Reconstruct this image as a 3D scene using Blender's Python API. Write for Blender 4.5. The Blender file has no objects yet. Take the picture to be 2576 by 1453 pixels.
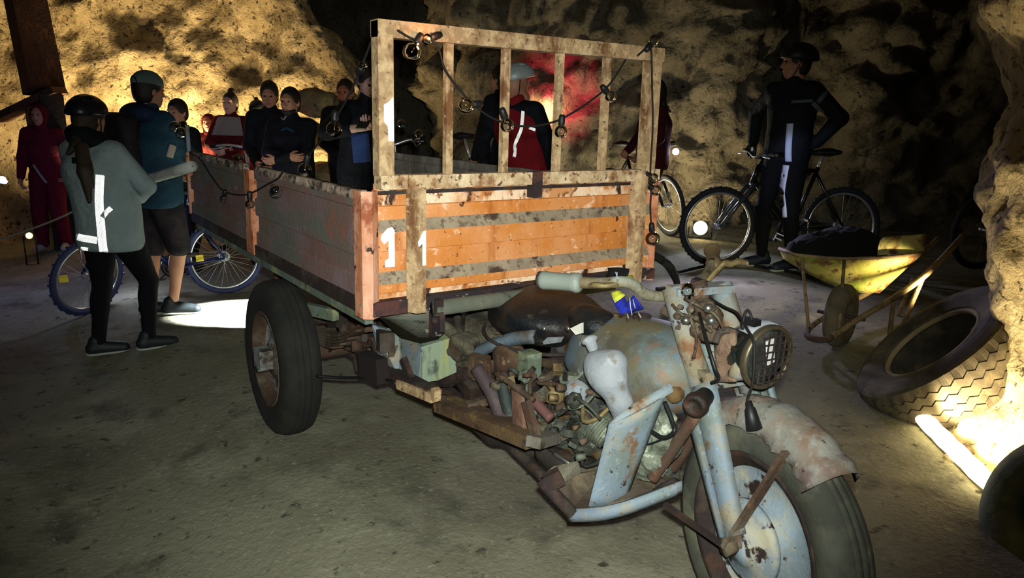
import bpy, bmesh, math, random
import numpy as np
from mathutils import Vector, Matrix, noise
from mathutils.bvhtree import BVHTree

random.seed(7)
rng = np.random.default_rng(7)
SC = bpy.context.scene
COL = SC.collection
PI = math.pi
R = math.radians

# ---------------------------------------------------------------- camera
CAM_F = 1885.25                                   # focal length in pixels of the 2576 wide frame
CAM_P = Vector((2.2616, -1.0460, 1.4649))
CAM_R = Vector((0.57241, 0.81951, 0.02734))
CAM_U = Vector((-0.20005, 0.10724, 0.97390))
CAM_D = Vector((-0.79519, 0.56294, -0.22533))
cam = bpy.data.cameras.new('camera')
cam.sensor_width = 36.0
cam.lens = CAM_F / 2576 * 36
cam.clip_end = 100
cam_o = bpy.data.objects.new('camera', cam)
COL.objects.link(cam_o)
cam_o.matrix_world = Matrix(((CAM_R.x, CAM_U.x, -CAM_D.x, CAM_P.x), (CAM_R.y, CAM_U.y, -CAM_D.y, CAM_P.y),
                             (CAM_R.z, CAM_U.z, -CAM_D.z, CAM_P.z), (0, 0, 0, 1)))
SC.camera = cam_o

# ---------------------------------------------------------------- world, exposure
SC.view_settings.view_transform = 'Standard'
SC.view_settings.look = 'None'
SC.view_settings.exposure = 0.0
SC.view_settings.gamma = 1.0
SC.view_settings.use_curve_mapping = False
w = bpy.data.worlds.new('cave_dark')
SC.world = w
w.use_nodes = True
w.node_tree.nodes['Background'].inputs[0].default_value = (0.5, 0.55, 0.7, 1)
w.node_tree.nodes['Background'].inputs[1].default_value = 0.008


# ---------------------------------------------------------------- plan helpers
def ray(x, y):
    return CAM_D + CAM_R * ((x - 1288) / CAM_F) + CAM_U * ((726.5 - y) / CAM_F)


def onY(x, y, Y):                                  # survey point on the vertical plane y = Y
    d = ray(x, y)
    return CAM_P + d * ((Y - CAM_P.y) / d.y)


def onX(x, y, X):
    d = ray(x, y)
    return CAM_P + d * ((X - CAM_P.x) / d.x)


def dep(x, y, D):                                  # survey point at distance D from the viewer
    return CAM_P + ray(x, y) * D


def sst(a, b, t):
    t = min(1.0, max(0.0, (t - a) / (b - a)))
    return t * t * (3 - 2 * t)


def ground(x, y):                                  # the cave floor rises to the right and dips to the left
    return .25 * sst(1.4, 4.6, y) - .14 * sst(.1, -1.0, y)


def gdep(x, y, D):                                 # point of the floor under a survey point
    p = dep(x, y, D)
    return Vector((p.x, p.y, ground(p.x, p.y)))


def gpt(x, y):
    d = ray(x, y)
    t = 1.5
    while t < 15:
        p = CAM_P + d * t
        if p.z <= ground(p.x, p.y):
            return Vector((p.x, p.y, ground(p.x, p.y)))
        t += .01
    return p


# ---------------------------------------------------------------- lights
def light(kind, loc, energy, col, size=.05, target=None, angle=None, blend=.5, name='lamp', sx=None, sy=None):
    l = bpy.data.lights.new(name, kind)
    l.energy = energy
    l.color = col
    if kind == 'AREA':
        if sx:
            l.shape = 'RECTANGLE'
            l.size = sx
            l.size_y = sy
        else:
            l.size = size
    else:
        l.shadow_soft_size = size
    if kind == 'SPOT':
        l.spot_size = R(angle)
        l.spot_blend = blend
    o = bpy.data.objects.new(name, l)
    COL.objects.link(o)
    o.location = loc
    if target is not None:
        o.rotation_euler = (Vector(target) - Vector(loc)).to_track_quat('-Z', 'Y').to_euler()
    return o


WARM = (1.0, .72, .34)
WARM2 = (1.0, .80, .45)
COOL = (.62, .70, 1.0)
# the photographer's phone torch
light('SPOT', CAM_P + CAM_U * .07 + CAM_R * .02, 460, (.95, 1.0, .93), .02, CAM_P + ray(1170, 850) * 3, 74, .85, 'phone_torch')
# floodlights on the cave floor below the left rock face
light('SPOT', dep(468, 450, 8.6), 520, WARM, .12, dep(580, 60, 9.4), 150, .5, 'rock_floodlight')
light('SPOT', dep(230, 450, 8.1), 260, WARM, .12, dep(260, 80, 9.0), 150, .5, 'rock_floodlight')
light('SPOT', dep(740, 430, 8.5), 330, WARM, .12, dep(740, 60, 9.3), 150, .5, 'rock_floodlight')
# red and amber lamps behind the cyclists
light('SPOT', dep(1400, 290, 8.35), 130, (1, .06, .12), .05, dep(1405, 245, 9.3), 80, 1.0, 'red_lamp')
light('SPOT', dep(1372, 300, 8.5), 170, (1, .74, .34), .04, dep(1378, 262, 9.3), 52, 1.0, 'amber_lamp')
light('POINT', dep(1560, 500, 8.35), 62, (1.0, .86, .58), .15, name='rock_lamp')
# flood at the foot of the right rock
light('POINT', gpt(1800, 560) + Vector((0, 0, .3)), 20, WARM2, .1, name='floor_flood_glow')


# ---------------------------------------------------------------- materials
def lin(h):
    h = h.lstrip('#')
    o = []
    for i in (0, 2, 4):
        c = int(h[i:i + 2], 16) / 255
        o.append(c / 12.92 if c <= .04045 else ((c + .055) / 1.055) ** 2.4)
    return (*o, 1)


MATS = {}


def mat(name, col, rough=.8, metal=0.0, layers=(), bump=0.0, bscale=60, spec=.35, coat=0.0):
    """Principled material; layers = (colour, scale, lo, hi[, stretch]) worn over the base by noise masks."""
    if name in MATS:
        return MATS[name]
    m = bpy.data.materials.new(name)
    m.use_nodes = True
    nt = m.node_tree
    b = nt.nodes['Principled BSDF']
    b.inputs['Roughness'].default_value = rough
    b.inputs['Metallic'].default_value = metal
    b.inputs['Specular IOR Level'].default_value = spec
    b.inputs['Coat Weight'].default_value = coat
    cur = None
    base = lin(col)
    b.inputs['Base Color'].default_value = base
    m.diffuse_color = base
    tc = nt.nodes.new('ShaderNodeTexCoord')
    for i, L in enumerate(layers):
        c, s, lo, hi = L[:4]
        st = L[4] if len(L) > 4 else (1, 1, 1)
        mp = nt.nodes.new('ShaderNodeMapping')
        mp.inputs['Scale'].default_value = st
        mp.inputs['Location'].default_value = (i * 3.7 + len(name), i * 1.3, i * 2.1)
        nt.links.new(tc.outputs['Object'], mp.inputs['Vector'])
        n = nt.nodes.new('ShaderNodeTexNoise')
        n.inputs['Scale'].default_value = s
        n.inputs['Detail'].default_value = 7
        n.inputs['Roughness'].default_value = .62
        nt.links.new(mp.outputs[0], n.inputs['Vector'])
        r = nt.nodes.new('ShaderNodeMapRange')
        r.inputs['From Min'].default_value = lo
        r.inputs['From Max'].default_value = hi
        nt.links.new(n.outputs['Fac'], r.inputs['Value'])
        mx = nt.nodes.new('ShaderNodeMix')
        mx.data_type = 'RGBA'
        if cur is None:
            mx.inputs['A'].default_value = base
        else:
            nt.links.new(cur, mx.inputs['A'])
        mx.inputs['B'].default_value = lin(c)
        nt.links.new(r.outputs[0], mx.inputs['Factor'])
        cur = mx.outputs['Result']
    if cur is not None:
        nt.links.new(cur, b.inputs['Base Color'])
    if bump:
        n = nt.nodes.new('ShaderNodeTexNoise')
        n.inputs['Scale'].default_value = bscale
        n.inputs['Detail'].default_value = 6
        n.inputs['Roughness'].default_value = .65
        nt.links.new(tc.outputs['Object'], n.inputs['Vector'])
        bp = nt.nodes.new('ShaderNodeBump')
        bp.inputs['Strength'].default_value = bump
        bp.inputs['Distance'].default_value = (.6 if bscale > 12 else .9) / bscale
        nt.links.new(n.outputs['Fac'], bp.inputs['Height'])
        nt.links.new(bp.outputs[0], b.inputs['Normal'])
    MATS[name] = m
    return m


def glow(name, col, strength):
    if name in MATS:
        return MATS[name]
    m = bpy.data.materials.new(name)
    m.use_nodes = True
    b = m.node_tree.nodes['Principled BSDF']
    b.inputs['Base Color'].default_value = lin(col)
    b.inputs['Emission Color'].default_value = lin(col)
    b.inputs['Emission Strength'].default_value = strength
    MATS[name] = m
    return m


def thin_glass(name):
    m = bpy.data.materials.new(name)
    m.use_nodes = True
    nt = m.node_tree
    nt.nodes.remove(nt.nodes['Principled BSDF'])
    out = nt.nodes['Material Output']
    tr = nt.nodes.new('ShaderNodeBsdfTransparent')
    tr.inputs[0].default_value = (.86, .88, .88, 1)
    gl = nt.nodes.new('ShaderNodeBsdfGlossy')
    gl.inputs['Roughness'].default_value = .04
    fr = nt.nodes.new('ShaderNodeFresnel')
    fr.inputs['IOR'].default_value = 1.75
    mx = nt.nodes.new('ShaderNodeMixShader')
    nt.links.new(fr.outputs[0], mx.inputs[0])
    nt.links.new(tr.outputs[0], mx.inputs[1])
    nt.links.new(gl.outputs[0], mx.inputs[2])
    nt.links.new(mx.outputs[0], out.inputs['Surface'])
    MATS[name] = m
    return m


RUST, RUST_D, DUST = '#4b3426', '#2a1a14', '#6f6554'
rusty = mat('rusty_steel', '#43352a', .88, .1, ((RUST, 9, .42, .6), ('#6b503a', 22, .57, .70), (DUST, 5, .48, .68), ('#221812', 14, .6, .7)), .5, 70)
rusty_dark = mat('dark_rusty_steel', '#2c2220', .8, .2, ((RUST, 12, .5, .68), ('#4d463c', 7, .5, .7)), .4, 80)
cream = mat('cream_flaking_paint', '#9c7f5c', .8, 0, (('#bfa37b', 22, .45, .6), ('#6b4628', 11, .50, .62, (1, 1, .4)), ('#b99f78', 45, .56, .66), ('#5f432c', 38, .58, .68), ('#2b1c14', 26, .64, .69)), .5, 70)
cream_lt = mat('pale_flaking_paint', '#b89d78', .78, 0, (('#d6bf9c', 18, .45, .6), ('#8a6442', 13, .53, .64), ('#5f4029', 36, .57, .64), ('#33211a', 24, .61, .68)), .5, 70)
orange = mat('orange_paint', '#c47a38', .62, 0, (('#d0905e', 4, .42, .62), ('#e3b896', 14, .60, .68, (1, 1, 1.6)), ('#a65d24', 16, .54, .70, (1, 1, .2)), ('#d9ab85', 50, .62, .70), ('#6a3d24', 46, .63, .69), ('#33201a', 17, .645, .68)), .3, 60)
orange_lip = mat('orange_paint_peeling', '#c58a58', .7, 0, (('#e8c9aa', 9, .40, .52, (1, 1, .6)), ('#bd7436', 7, .53, .62), ('#7a4a2c', 30, .55, .62), ('#3a2018', 12, .55, .60, (1, 1, .4))), .4, 60)
pink = mat('faded_red_paint', '#6f544c', .85, 0, (('#776365', 4, .42, .6), ('#5f6056', 5, .45, .60, (.4, 1, 1.6)), ('#84503f', 8, .57, .70), ('#a39588', 26, .65, .71, (1, 1, .3))), .3, 50)
pink_edge = mat('peeled_top_edge', '#a08c7a', .85, 0, (('#3a3129', 12, .47, .55), ('#c4b39c', 20, .55, .65)), .5, 70)
orange_post = mat('worn_orange_post', '#b5704a', .75, 0, (('#d3a287', 9, .45, .6, (1, 1, .3)), ('#8a4a2c', 13, .52, .65), ('#2e1d18', 22, .61, .68)), .4, 70)
dustlay = mat('dust_on_ledge', '#887a66', .95, 0, (('#9a8b75', 12, .4, .6), ('#6a5a49', 40, .52, .62), ('#43332a', 17, .57, .64, (.6, .6, 1))), .3, 90)
blackbar = mat('black_peeling_bar', '#2a2224', .75, .1, (('#4f2f2a', 10, .5, .6), ('#c7b8a8', 17, .6, .65, (.5, .5, 1))), .4, 80)
grey_paint = mat('blue_grey_paint', '#717f8a', .68, .05, (('#656f68', 5, .45, .62), ('#877f6a', 9, .52, .66), ('#6b523a', 14, .57, .66), ('#8d979d', 40, .6, .7), ('#33261d', 30, .615, .67)), .3, 70)
grey_rust = mat('blue_grey_paint_rusting', '#7a858a', .7, .05, (('#7d735c', 6, .46, .6), ('#6d4b30', 10, .54, .64), ('#2c2019', 19, .59, .65)), .4, 70)
tank_paint = mat('tank_grey_paint', '#596667', .55, .1, (('#605a44', 3.2, .46, .60), ('#53636c', 5, .48, .6), ('#4c4a40', 7, .54, .66), ('#6f5238', 8, .58, .68), ('#8d8f84', 15, .6, .7)), .25, 60)
green_paint = mat('grey_green_paint', '#56604f', .75, 0, (('#5d6962', 6, .45, .6), ('#8a8f6a', 8, .52, .66), ('#8f9aa0', 5, .55, .7), ('#3a3a2e', 18, .61, .68)), .3, 60)
dusty_sheet = mat('dusty_sheet_metal', '#525549', .92, 0, (('#635f54', 5, .45, .6), ('#434f47', 7, .5, .66), ('#2c2820', 13, .57, .68)), .35, 60)
white_cast = mat('white_painted_casting', '#83888c', .7, 0, (('#73797d', 9, .46, .66), ('#979c9f', 22, .55, .66), ('#6b675c', 15, .58, .70)), .35, 50)
alu = mat('weathered_aluminium', '#747a6a', .6, .45, (('#5c6152', 14, .45, .6), ('#b5bba8', 22, .56, .66), ('#3b382c', 9, .57, .68)), .8, 45)
alu_dark = mat('oily_aluminium', '#4d5148', .55, .4, (('#2a2b26', 8, .45, .6), ('#8b8f80', 30, .6, .68), ('#5d4326', 11, .58, .66)), .8, 40)
rubber = mat('black_rubber', '#161714', .9, 0, (('#25231d', 6, .45, .65),), .25, 60)
rubber_dusty = mat('dusty_rubber', '#4a4b40', .9, 0, (('#37382f', 6, .42, .58), ('#63624e', 5, .54, .72)), .3, 60)
rubber_tan = mat('sandy_rubber', '#6a604a', .9, 0, (('#4c4536', 5, .45, .65),), .25, 60)
seat_mat = mat('cracked_black_vinyl', '#121518', .42, 0, (('#2b211a', 5, .46, .6), ('#4a443b', 12, .62, .76)), .4, 30)
chrome = mat('dull_chrome', '#8e979b', .18, 1, (('#5d6668', 8, .5, .65),))
steel = mat('scratched_steel', '#8f8f88', .35, .9, (('#5e5340', 12, .52, .68),), .2, 60)
brass = mat('yellowed_metal', '#7a6b48', .6, .4, (('#54412a', 12, .48, .62), ('#8f8256', 25, .56, .66)), .3, 60)
blackplastic = mat('black_plastic', '#121314', .5)
glass = thin_glass('clear_glass')
white_paint = mat('white_paint', '#f2efe6', .7)
reflect = mat('reflective_tape', '#ffffff', .45, 0, spec=1.0)
reflect_g = mat('silver_reflector', '#e8ecef', .3, .2)
skin = mat('skin', '#a8795f', .55, 0, (('#96664e', 6, .45, .65),))
skin_pale = mat('pale_skin', '#bb9384', .55)
lips = mat('lips', '#7b4236', .5)
eyem = mat('eye', '#2a201a', .2)
hair_dk = mat('dark_hair', '#120e0c', .6, 0, (('#211913', 30, .45, .65, (1, 1, .1)),), .4, 90)
hair_br = mat('brown_hair', '#33291c', .6, 0, (('#2c2318', 25, .45, .65, (1, 1, .12)),), .5, 70)
zipm = mat('zip', '#2a2a2c', .4, .4)


def cloth(name, col, var=None, bump=.5, rough=.9):
    return mat(name, col, rough, 0, ((var, 7, .4, .62),) if var else (), bump, 14, .15)


# ---------------------------------------------------------------- mesh helpers
ORG = {}


class MB:
    def __init__(s):
        s.v, s.f, s.m, s.sm = [], [], [], []
        s.mi, s.smooth = 0, True

    def add(s, vs, fs, smooth=None):
        o = len(s.v)
        s.v.extend([tuple(p) for p in vs])
        sm = s.smooth if smooth is None else smooth
        for f in fs:
            s.f.append(tuple(i + o for i in f))
            s.m.append(s.mi)
            s.sm.append(sm)
        return s

    def box(s, c, h, Rm=None):
        c = Vector(c)
        vs = []
        for x in (-1, 1):
            for y in (-1, 1):
                for z in (-1, 1):
                    p = Vector((x * h[0], y * h[1], z * h[2]))
                    vs.append(c + (Rm @ p if Rm else p))
        return s.add(vs, [(0, 1, 3, 2), (4, 6, 7, 5), (0, 4, 5, 1), (2, 3, 7, 6), (0, 2, 6, 4), (1, 5, 7, 3)], False)

    def span(s, a, b):                             # box between two corners
        a, b = Vector(a), Vector(b)
        return s.box((a + b) / 2, [abs(t) / 2 for t in (b - a)])

    def bar(s, p0, p1, w, h, up=(0, 0, 1)):
        p0, p1 = Vector(p0), Vector(p1)
        d = (p1 - p0)
        L = d.length
        d.normalize()
        sd = d.cross(Vector(up))
        if sd.length < 1e-4:
            sd = d.cross(Vector((1, 0, 0)))
        sd.normalize()
        u = sd.cross(d)
        Rm = Matrix((d, sd, u)).transposed()
        return s.box((p0 + p1) / 2, (L / 2, w / 2, h / 2), Rm)

    def tube(s, pts, r, n=10, caps=True, closed=False):
        pts = [Vector(p) for p in pts]
        N = len(pts)
        rs = r if isinstance(r, (list, tuple)) else [r] * N
        vs = []
        prev = None
        for i, p in enumerate(pts):
            if closed:
                t = pts[(i + 1) % N] - pts[i - 1]
            else:
                t = pts[min(i + 1, N - 1)] - pts[max(i - 1, 0)]
            t = t.normalized() if t.length > 1e-9 else Vector((0, 0, 1))
            if prev is None:
                a = t.cross(Vector((0, 0, 1)))
                if a.length < .05:
                    a = t.cross(Vector((1, 0, 0)))
            else:
                a = prev - t * prev.dot(t)
            a.normalize()
            prev = a
            b = t.cross(a)
            for k in range(n):
                q = 2 * PI * k / n
                vs.append(p + (a * math.cos(q) + b * math.sin(q)) * rs[i])
        fs = []
        for i in range(N if closed else N - 1):
            j = (i + 1) % N
            for k in range(n):
                l = (k + 1) % n
                fs.append((i * n + k, i * n + l, j * n + l, j * n + k))
        if caps and not closed:
            fs.append(tuple(range(n - 1, -1, -1)))
            fs.append(tuple((N - 1) * n + k for k in range(n)))
        return s.add(vs, fs)

    def lathe(s, prof, c, ax, n=32, a0=0, a1=2 * PI, ref=(0, 0, 1), closed=True):
        """prof = [(radius, offset along axis)]; revolve around axis through c."""
        c, ax = Vector(c), Vector(ax).normalized()
        u = Vector(ref) - ax * Vector(ref).dot(ax)
        u.normalize()
        wv = ax.cross(u)
        full = abs(a1 - a0 - 2 * PI) < 1e-6
        M = n if full else n + 1
        vs = []
        for i in range(M):
            q = a0 + (a1 - a0) * i / n
            d = u * math.cos(q) + wv * math.sin(q)
            for r_, o in prof:
                vs.append(c + d * r_ + ax * o)
        K = len(prof)
        fs = []
        for i in range(n):
            j = (i + 1) % M
            for k in range(K if closed else K - 1):
                l = (k + 1) % K
                fs.append((i * K + k, i * K + l, j * K + l, j * K + k))
        if not full and closed:
            fs.append(tuple(range(K)))
            fs.append(tuple(n * K + k for k in range(K - 1, -1, -1)))
        return s.add(vs, fs)

    def disc(s, c, ax, r, t, n=20):                # short solid cylinder with its own flat ends
        c, ax = Vector(c), Vector(ax).normalized()
        return s.tube([c - ax * t / 2, c + ax * t / 2], r, n)

    def ell(s, c, rad, Rm=None, n=14, m=9):
        c = Vector(c)
        vs = []
        for i in range(1, m):
            a = PI * i / m
            for k in range(n):
                b = 2 * PI * k / n
                p = Vector((rad[0] * math.sin(a) * math.cos(b), rad[1] * math.sin(a) * math.sin(b), rad[2] * math.cos(a)))
                vs.append(c + (Rm @ p if Rm else p))
        t = Vector((0, 0, rad[2]))
        vs += [c + (Rm @ t if Rm else t), c - (Rm @ t if Rm else t)]
        fs = []
        for i in range(m - 2):
            for k in range(n):
                l = (k + 1) % n
                fs.append((i * n + k, (i + 1) * n + k, (i + 1) * n + l, i * n + l))
        T = len(vs) - 2
        for k in range(n):
            l = (k + 1) % n
            fs.append((T, k, l))
            fs.append((T + 1, (m - 2) * n + l, (m - 2) * n + k))
        return s.add(vs, fs)

    def sheet(s, rows, t):
        """grid of points given thickness t along its local normal."""
        Rn, Cn = len(rows), len(rows[0])
        P = [[Vector(p) for p in r] for r in rows]
        top, bot = [], []
        for i in range(Rn):
            for j in range(Cn):
                du = P[min(i + 1, Rn - 1)][j] - P[max(i - 1, 0)][j]
                dv = P[i][min(j + 1, Cn - 1)] - P[i][max(j - 1, 0)]
                nn = du.cross(dv)
                nn = nn.normalized() if nn.length > 1e-12 else Vector((0, 0, 1))
                top.append(P[i][j] + nn * t / 2)
                bot.append(P[i][j] - nn * t / 2)
        vs = top + bot
        K = Rn * Cn
        fs = []
        for i in range(Rn - 1):
            for j in range(Cn - 1):
                a, b, c, d = i * Cn + j, i * Cn + j + 1, (i + 1) * Cn + j + 1, (i + 1) * Cn + j
                fs.append((a, b, c, d))
                fs.append((K + d, K + c, K + b, K + a))
        ring = [j for j in range(Cn)] + [i * Cn + Cn - 1 for i in range(1, Rn)] + \
               [(Rn - 1) * Cn + j for j in range(Cn - 2, -1, -1)] + [i * Cn for i in range(Rn - 2, 0, -1)]
        for a, b in zip(ring, ring[1:] + ring[:1]):
            fs.append((b, a, K + a, K + b))
        return s.add(vs, fs)

    def prism(s, poly, off):
        poly = [Vector(p) for p in poly]
        off = Vector(off)
        n = len(poly)
        vs = poly + [p + off for p in poly]
        fs = [tuple(range(n)), tuple(range(2 * n - 1, n - 1, -1))]
        for i in range(n):
            j = (i + 1) % n
            fs.append((j, i, n + i, n + j))
        return s.add(vs, fs, False)

    def build(s, name, m, parent=None, label=None, cat=None, group=None, kind=None, loc=None, fix=True):
        me = bpy.data.meshes.new(name)
        o = bpy.data.objects.new(name, me)
        COL.objects.link(o)
        org = Vector((0, 0, 0))
        if parent is not None:
            org = ORG.get(parent.name, org)
            o.parent = parent
        elif loc is not None:
            org = Vector(loc)
            o.location = loc
        ORG[o.name] = org
        vs = [(p[0] - org.x, p[1] - org.y, p[2] - org.z) for p in s.v]
        me.from_pydata(vs, [], s.f)
        for mm in (m if isinstance(m, (list, tuple)) else [m]):
            me.materials.append(mm)
        me.polygons.foreach_set('material_index', s.m)
        me.polygons.foreach_set('use_smooth', s.sm)
        if fix:
            bm = bmesh.new()
            bm.from_mesh(me)
            bmesh.ops.recalc_face_normals(bm, faces=bm.faces)
            bm.to_mesh(me)
            bm.free()
        me.update()
        tag(o, label, cat, group, kind)
        return o


def tag(o, label=None, cat=None, group=None, kind=None):
    for k, val in (('label', label), ('category', cat), ('group', group), ('kind', kind)):
        if val:
            o[k] = val
    return o


def empty(name, loc, rz=0.0, label=None, cat=None, group=None, parent=None):
    o = bpy.data.objects.new(name, None)
    o.empty_display_size = .1
    COL.objects.link(o)
    o.location = loc
    o.rotation_euler = (0, 0, rz)
    if parent is not None:
        o.parent = parent
        ORG[o.name] = ORG.get(parent.name, Vector((0, 0, 0)))
    else:
        # parts of a thing with its own heading are modelled in local metres, all others in cave metres
        ORG[o.name] = Vector((0, 0, 0)) if rz is None or rz != 0 else Vector(loc)
    return tag(o, label, cat, group)


def local_root(name, loc, rz, label, cat, group=None):
    o = empty(name, loc, 0, label, cat, group)
    o.rotation_euler = (0, 0, rz)
    ORG[o.name] = Vector((0, 0, 0))
    return o


def smooth_path(pts, k=6):
    pts = [Vector(p) for p in pts]
    out = []
    for i in range(len(pts) - 1):
        p0, p1, p2, p3 = pts[max(i - 1, 0)], pts[i], pts[i + 1], pts[min(i + 2, len(pts) - 1)]
        for j in range(k):
            t = j / k
            out.append(.5 * ((2 * p1) + (p2 - p0) * t + (2 * p0 - 5 * p1 + 4 * p2 - p3) * t * t + (3 * p1 - p0 - 3 * p2 + p3) * t ** 3))
    out.append(pts[-1])
    return out


# ---------------------------------------------------------------- smooth solids by signed distance
def cone(a, b, r0, r1=None, k=.02, op='+'):
    return ('c', np.array(a, float), np.array(b, float), r0, r0 if r1 is None else r1, k, op)


def ello(c, rad, Rm=None, k=.02, op='+'):
    return ('e', np.array(c, float), np.array(rad, float), None if Rm is None else np.array(Rm), k, 0, op)


def boxo(c, h, Rm=None, rnd=.01, k=.02, op='+'):
    return ('b', np.array(c, float), np.array(h, float), None if Rm is None else np.array(Rm), rnd, k, op)


def half(p, n, k=.004):                           # keep the side the normal points away from
    return ('h', np.array(p, float), np.array(n, float) / np.linalg.norm(n), 0, 0, k, '-')


def sdf(prims, res):
    lo, hi = np.full(3, 1e9), np.full(3, -1e9)

    def bb(p):
        if p[0] == 'c':
            rr = max(p[3], p[4])
            return np.minimum(p[1], p[2]) - rr, np.maximum(p[1], p[2]) + rr
        rr = np.full(3, np.linalg.norm(p[2])) if p[3] is not None else p[2] + (p[4] if p[0] == 'b' else 0)
        return p[1] - rr, p[1] + rr
    for p in prims:
        if p[-1] == '+':
            a, b = bb(p)
            lo, hi = np.minimum(lo, a), np.maximum(hi, b)
    lo = lo - 2.5 * res
    n = np.ceil((hi + 2.5 * res - lo) / res).astype(int) + 1
    V = np.full(tuple(n), .2, dtype=np.float32)
    ax = [lo[i] + np.arange(n[i]) * res for i in range(3)]
    for p in prims:
        k = p[4] if p[0] == 'e' else p[5]
        if p[0] == 'h':
            sl = (slice(None),) * 3
        else:
            a, b = bb(p)
            mg = max(k * 1.2, .03) + 2 * res
            i0 = np.clip(np.floor((a - mg - lo) / res).astype(int), 0, n)
            i1 = np.clip(np.ceil((b + mg - lo) / res).astype(int) + 1, 0, n)
            if np.any(i1 <= i0):
                continue
            sl = tuple(slice(i0[j], i1[j]) for j in range(3))
        X, Y, Z = np.meshgrid(ax[0][sl[0]], ax[1][sl[1]], ax[2][sl[2]], indexing='ij')
        P = np.stack([X, Y, Z], -1)
        if p[0] == 'c':
            ba = p[2] - p[1]
            L = max(ba @ ba, 1e-9)
            q = P - p[1]
            t = np.clip(q @ ba / L, 0, 1)
            d = np.linalg.norm(q - t[..., None] * ba, axis=-1) - (p[3] + t * (p[4] - p[3]))
        elif p[0] == 'e':
            q = P - p[1]
            if p[3] is not None:
                q = q @ p[3]
            k0 = np.linalg.norm(q / p[2], axis=-1)
            k1 = np.linalg.norm(q / p[2] ** 2, axis=-1)
            d = k0 * (k0 - 1) / np.maximum(k1, 1e-6)
        elif p[0] == 'b':
            q = P - p[1]
            if p[3] is not None:
                q = q @ p[3]
            q = np.abs(q) - p[2] + p[4]
            d = np.linalg.norm(np.maximum(q, 0), axis=-1) + np.minimum(q.max(-1), 0) - p[4]
        else:
            d = -((P - p[1]) @ p[2])
        cur = V[sl]
        k = max(k, 1e-4)
        if p[-1] == '+':
            h = np.clip(.5 + .5 * (cur - d) / k, 0, 1)
            V[sl] = cur * (1 - h) + d * h - k * h * (1 - h)
        else:
            nd = -d
            h = np.clip(.5 - .5 * (cur - nd) / k, 0, 1)
            V[sl] = cur * (1 - h) + nd * h + k * h * (1 - h)
    # surface nets
    S = V < 0
    if not S.any():
        return [], []
    cells = np.zeros(tuple(n - 1), dtype=np.int8)
    offs = [(i, j, k) for i in (0, 1) for j in (0, 1) for k in (0, 1)]
    for o in offs:
        cells += S[o[0]:n[0] - 1 + o[0], o[1]:n[1] - 1 + o[1], o[2]:n[2] - 1 + o[2]]
    act = (cells > 0) & (cells < 8)
    I = np.argwhere(act)
    idx = np.full(act.shape, -1, dtype=np.int64)
    idx[act] = np.arange(len(I))
    vals = [V[I[:, 0] + o[0], I[:, 1] + o[1], I[:, 2] + o[2]] for o in offs]
    acc = np.zeros((len(I), 3))
    cnt = np.zeros(len(I))
    for a in range(8):
        for b in range(a + 1, 8):
            oa, ob = np.array(offs[a]), np.array(offs[b])
            if np.abs(oa - ob).sum() != 1:
                continue
            va, vb = vals[a], vals[b]
            cr = (va < 0) != (vb < 0)
            t = np.where(cr, va / np.where(cr, va - vb, 1), 0)
            acc += np.where(cr[:, None], oa + t[:, None] * (ob - oa), 0)
            cnt += cr
    verts = lo + (I + acc / cnt[:, None]) * res
    faces = []
    for axn in range(3):
        o1, o2 = (axn + 1) % 3, (axn + 2) % 3
        s0 = [slice(None)] * 3
        s1 = [slice(None)] * 3
        s0[axn], s1[axn] = slice(0, -1), slice(1, None)
        A, B = S[tuple(s0)], S[tuple(s1)]
        E = np.argwhere(A != B)
        E = E[(E[:, o1] > 0) & (E[:, o2] > 0) & (E[:, o1] < n[o1] - 1) & (E[:, o2] < n[o2] - 1)]
        if not len(E):
            continue
        q = []
        for d1, d2 in ((-1, -1), (0, -1), (0, 0), (-1, 0)):
            c = E.copy()
            c[:, o1] += d1
            c[:, o2] += d2
            q.append(idx[c[:, 0], c[:, 1], c[:, 2]])
        q = np.stack(q, 1)
        fl = A[E[:, 0], E[:, 1], E[:, 2]]
        q = np.where(fl[:, None], q, q[:, ::-1])
        faces.append(q)
    return verts.tolist(), np.concatenate(faces).tolist()


def solid(name, prims, res, m, parent=None, rough=0, **kw):
    b = MB()
    v, f = sdf(prims, res)
    if rough:
        v = [Vector(q) + noise.noise_vector(Vector(q) * 38) * rough + noise.noise_vector(Vector(q) * 90) * rough * .5 for q in v]
    b.add(v, f)
    return b.build(name, m, parent, fix=False, **kw)


def rotm(yaw=0, pitch=0, roll=0):                  # yaw about z, pitch (nod down +) about y, roll about x
    return Matrix.Rotation(yaw, 3, 'Z') @ Matrix.Rotation(pitch, 3, 'Y') @ Matrix.Rotation(roll, 3, 'X')


# ================================================================ the cave
rock = mat('limestone', '#8f8163', .95, 0, (('#6f6248', 1.6, .45, .62), ('#a8997a', 3.5, .5, .66), ('#6a5a40', 4.5, .56, .70), ('#2e251a', 17, .56, .63)), 1.0, 10)
rock_dark = mat('dark_limestone', '#756d5b', .95, 0, (('#5b5546', 1.3, .42, .6), ('#857c68', 3.0, .5, .66, (1, 1, .3)), ('#39332a', 4, .55, .66, (1, 1, .25)), ('#2a251e', 15, .59, .67)), 1.0, 10)
rock_pillar = mat('pale_limestone', '#a19272', .95, 0, (('#7f7458', 2, .45, .6), ('#b3a584', 5, .5, .66), ('#54492f', 9, .56, .64), ('#2f281c', 24, .57, .64)), 1.0, 30)
dirt = mat('packed_dirt', '#75735f', .97, 0, (('#676451', 1.1, .42, .62), ('#83816c', 2.6, .5, .66), ('#504d40', 3.2, .54, .68), ('#3a372c', 13, .6, .68), ('#918d78', 40, .58, .72)), .6, 34)

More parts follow.
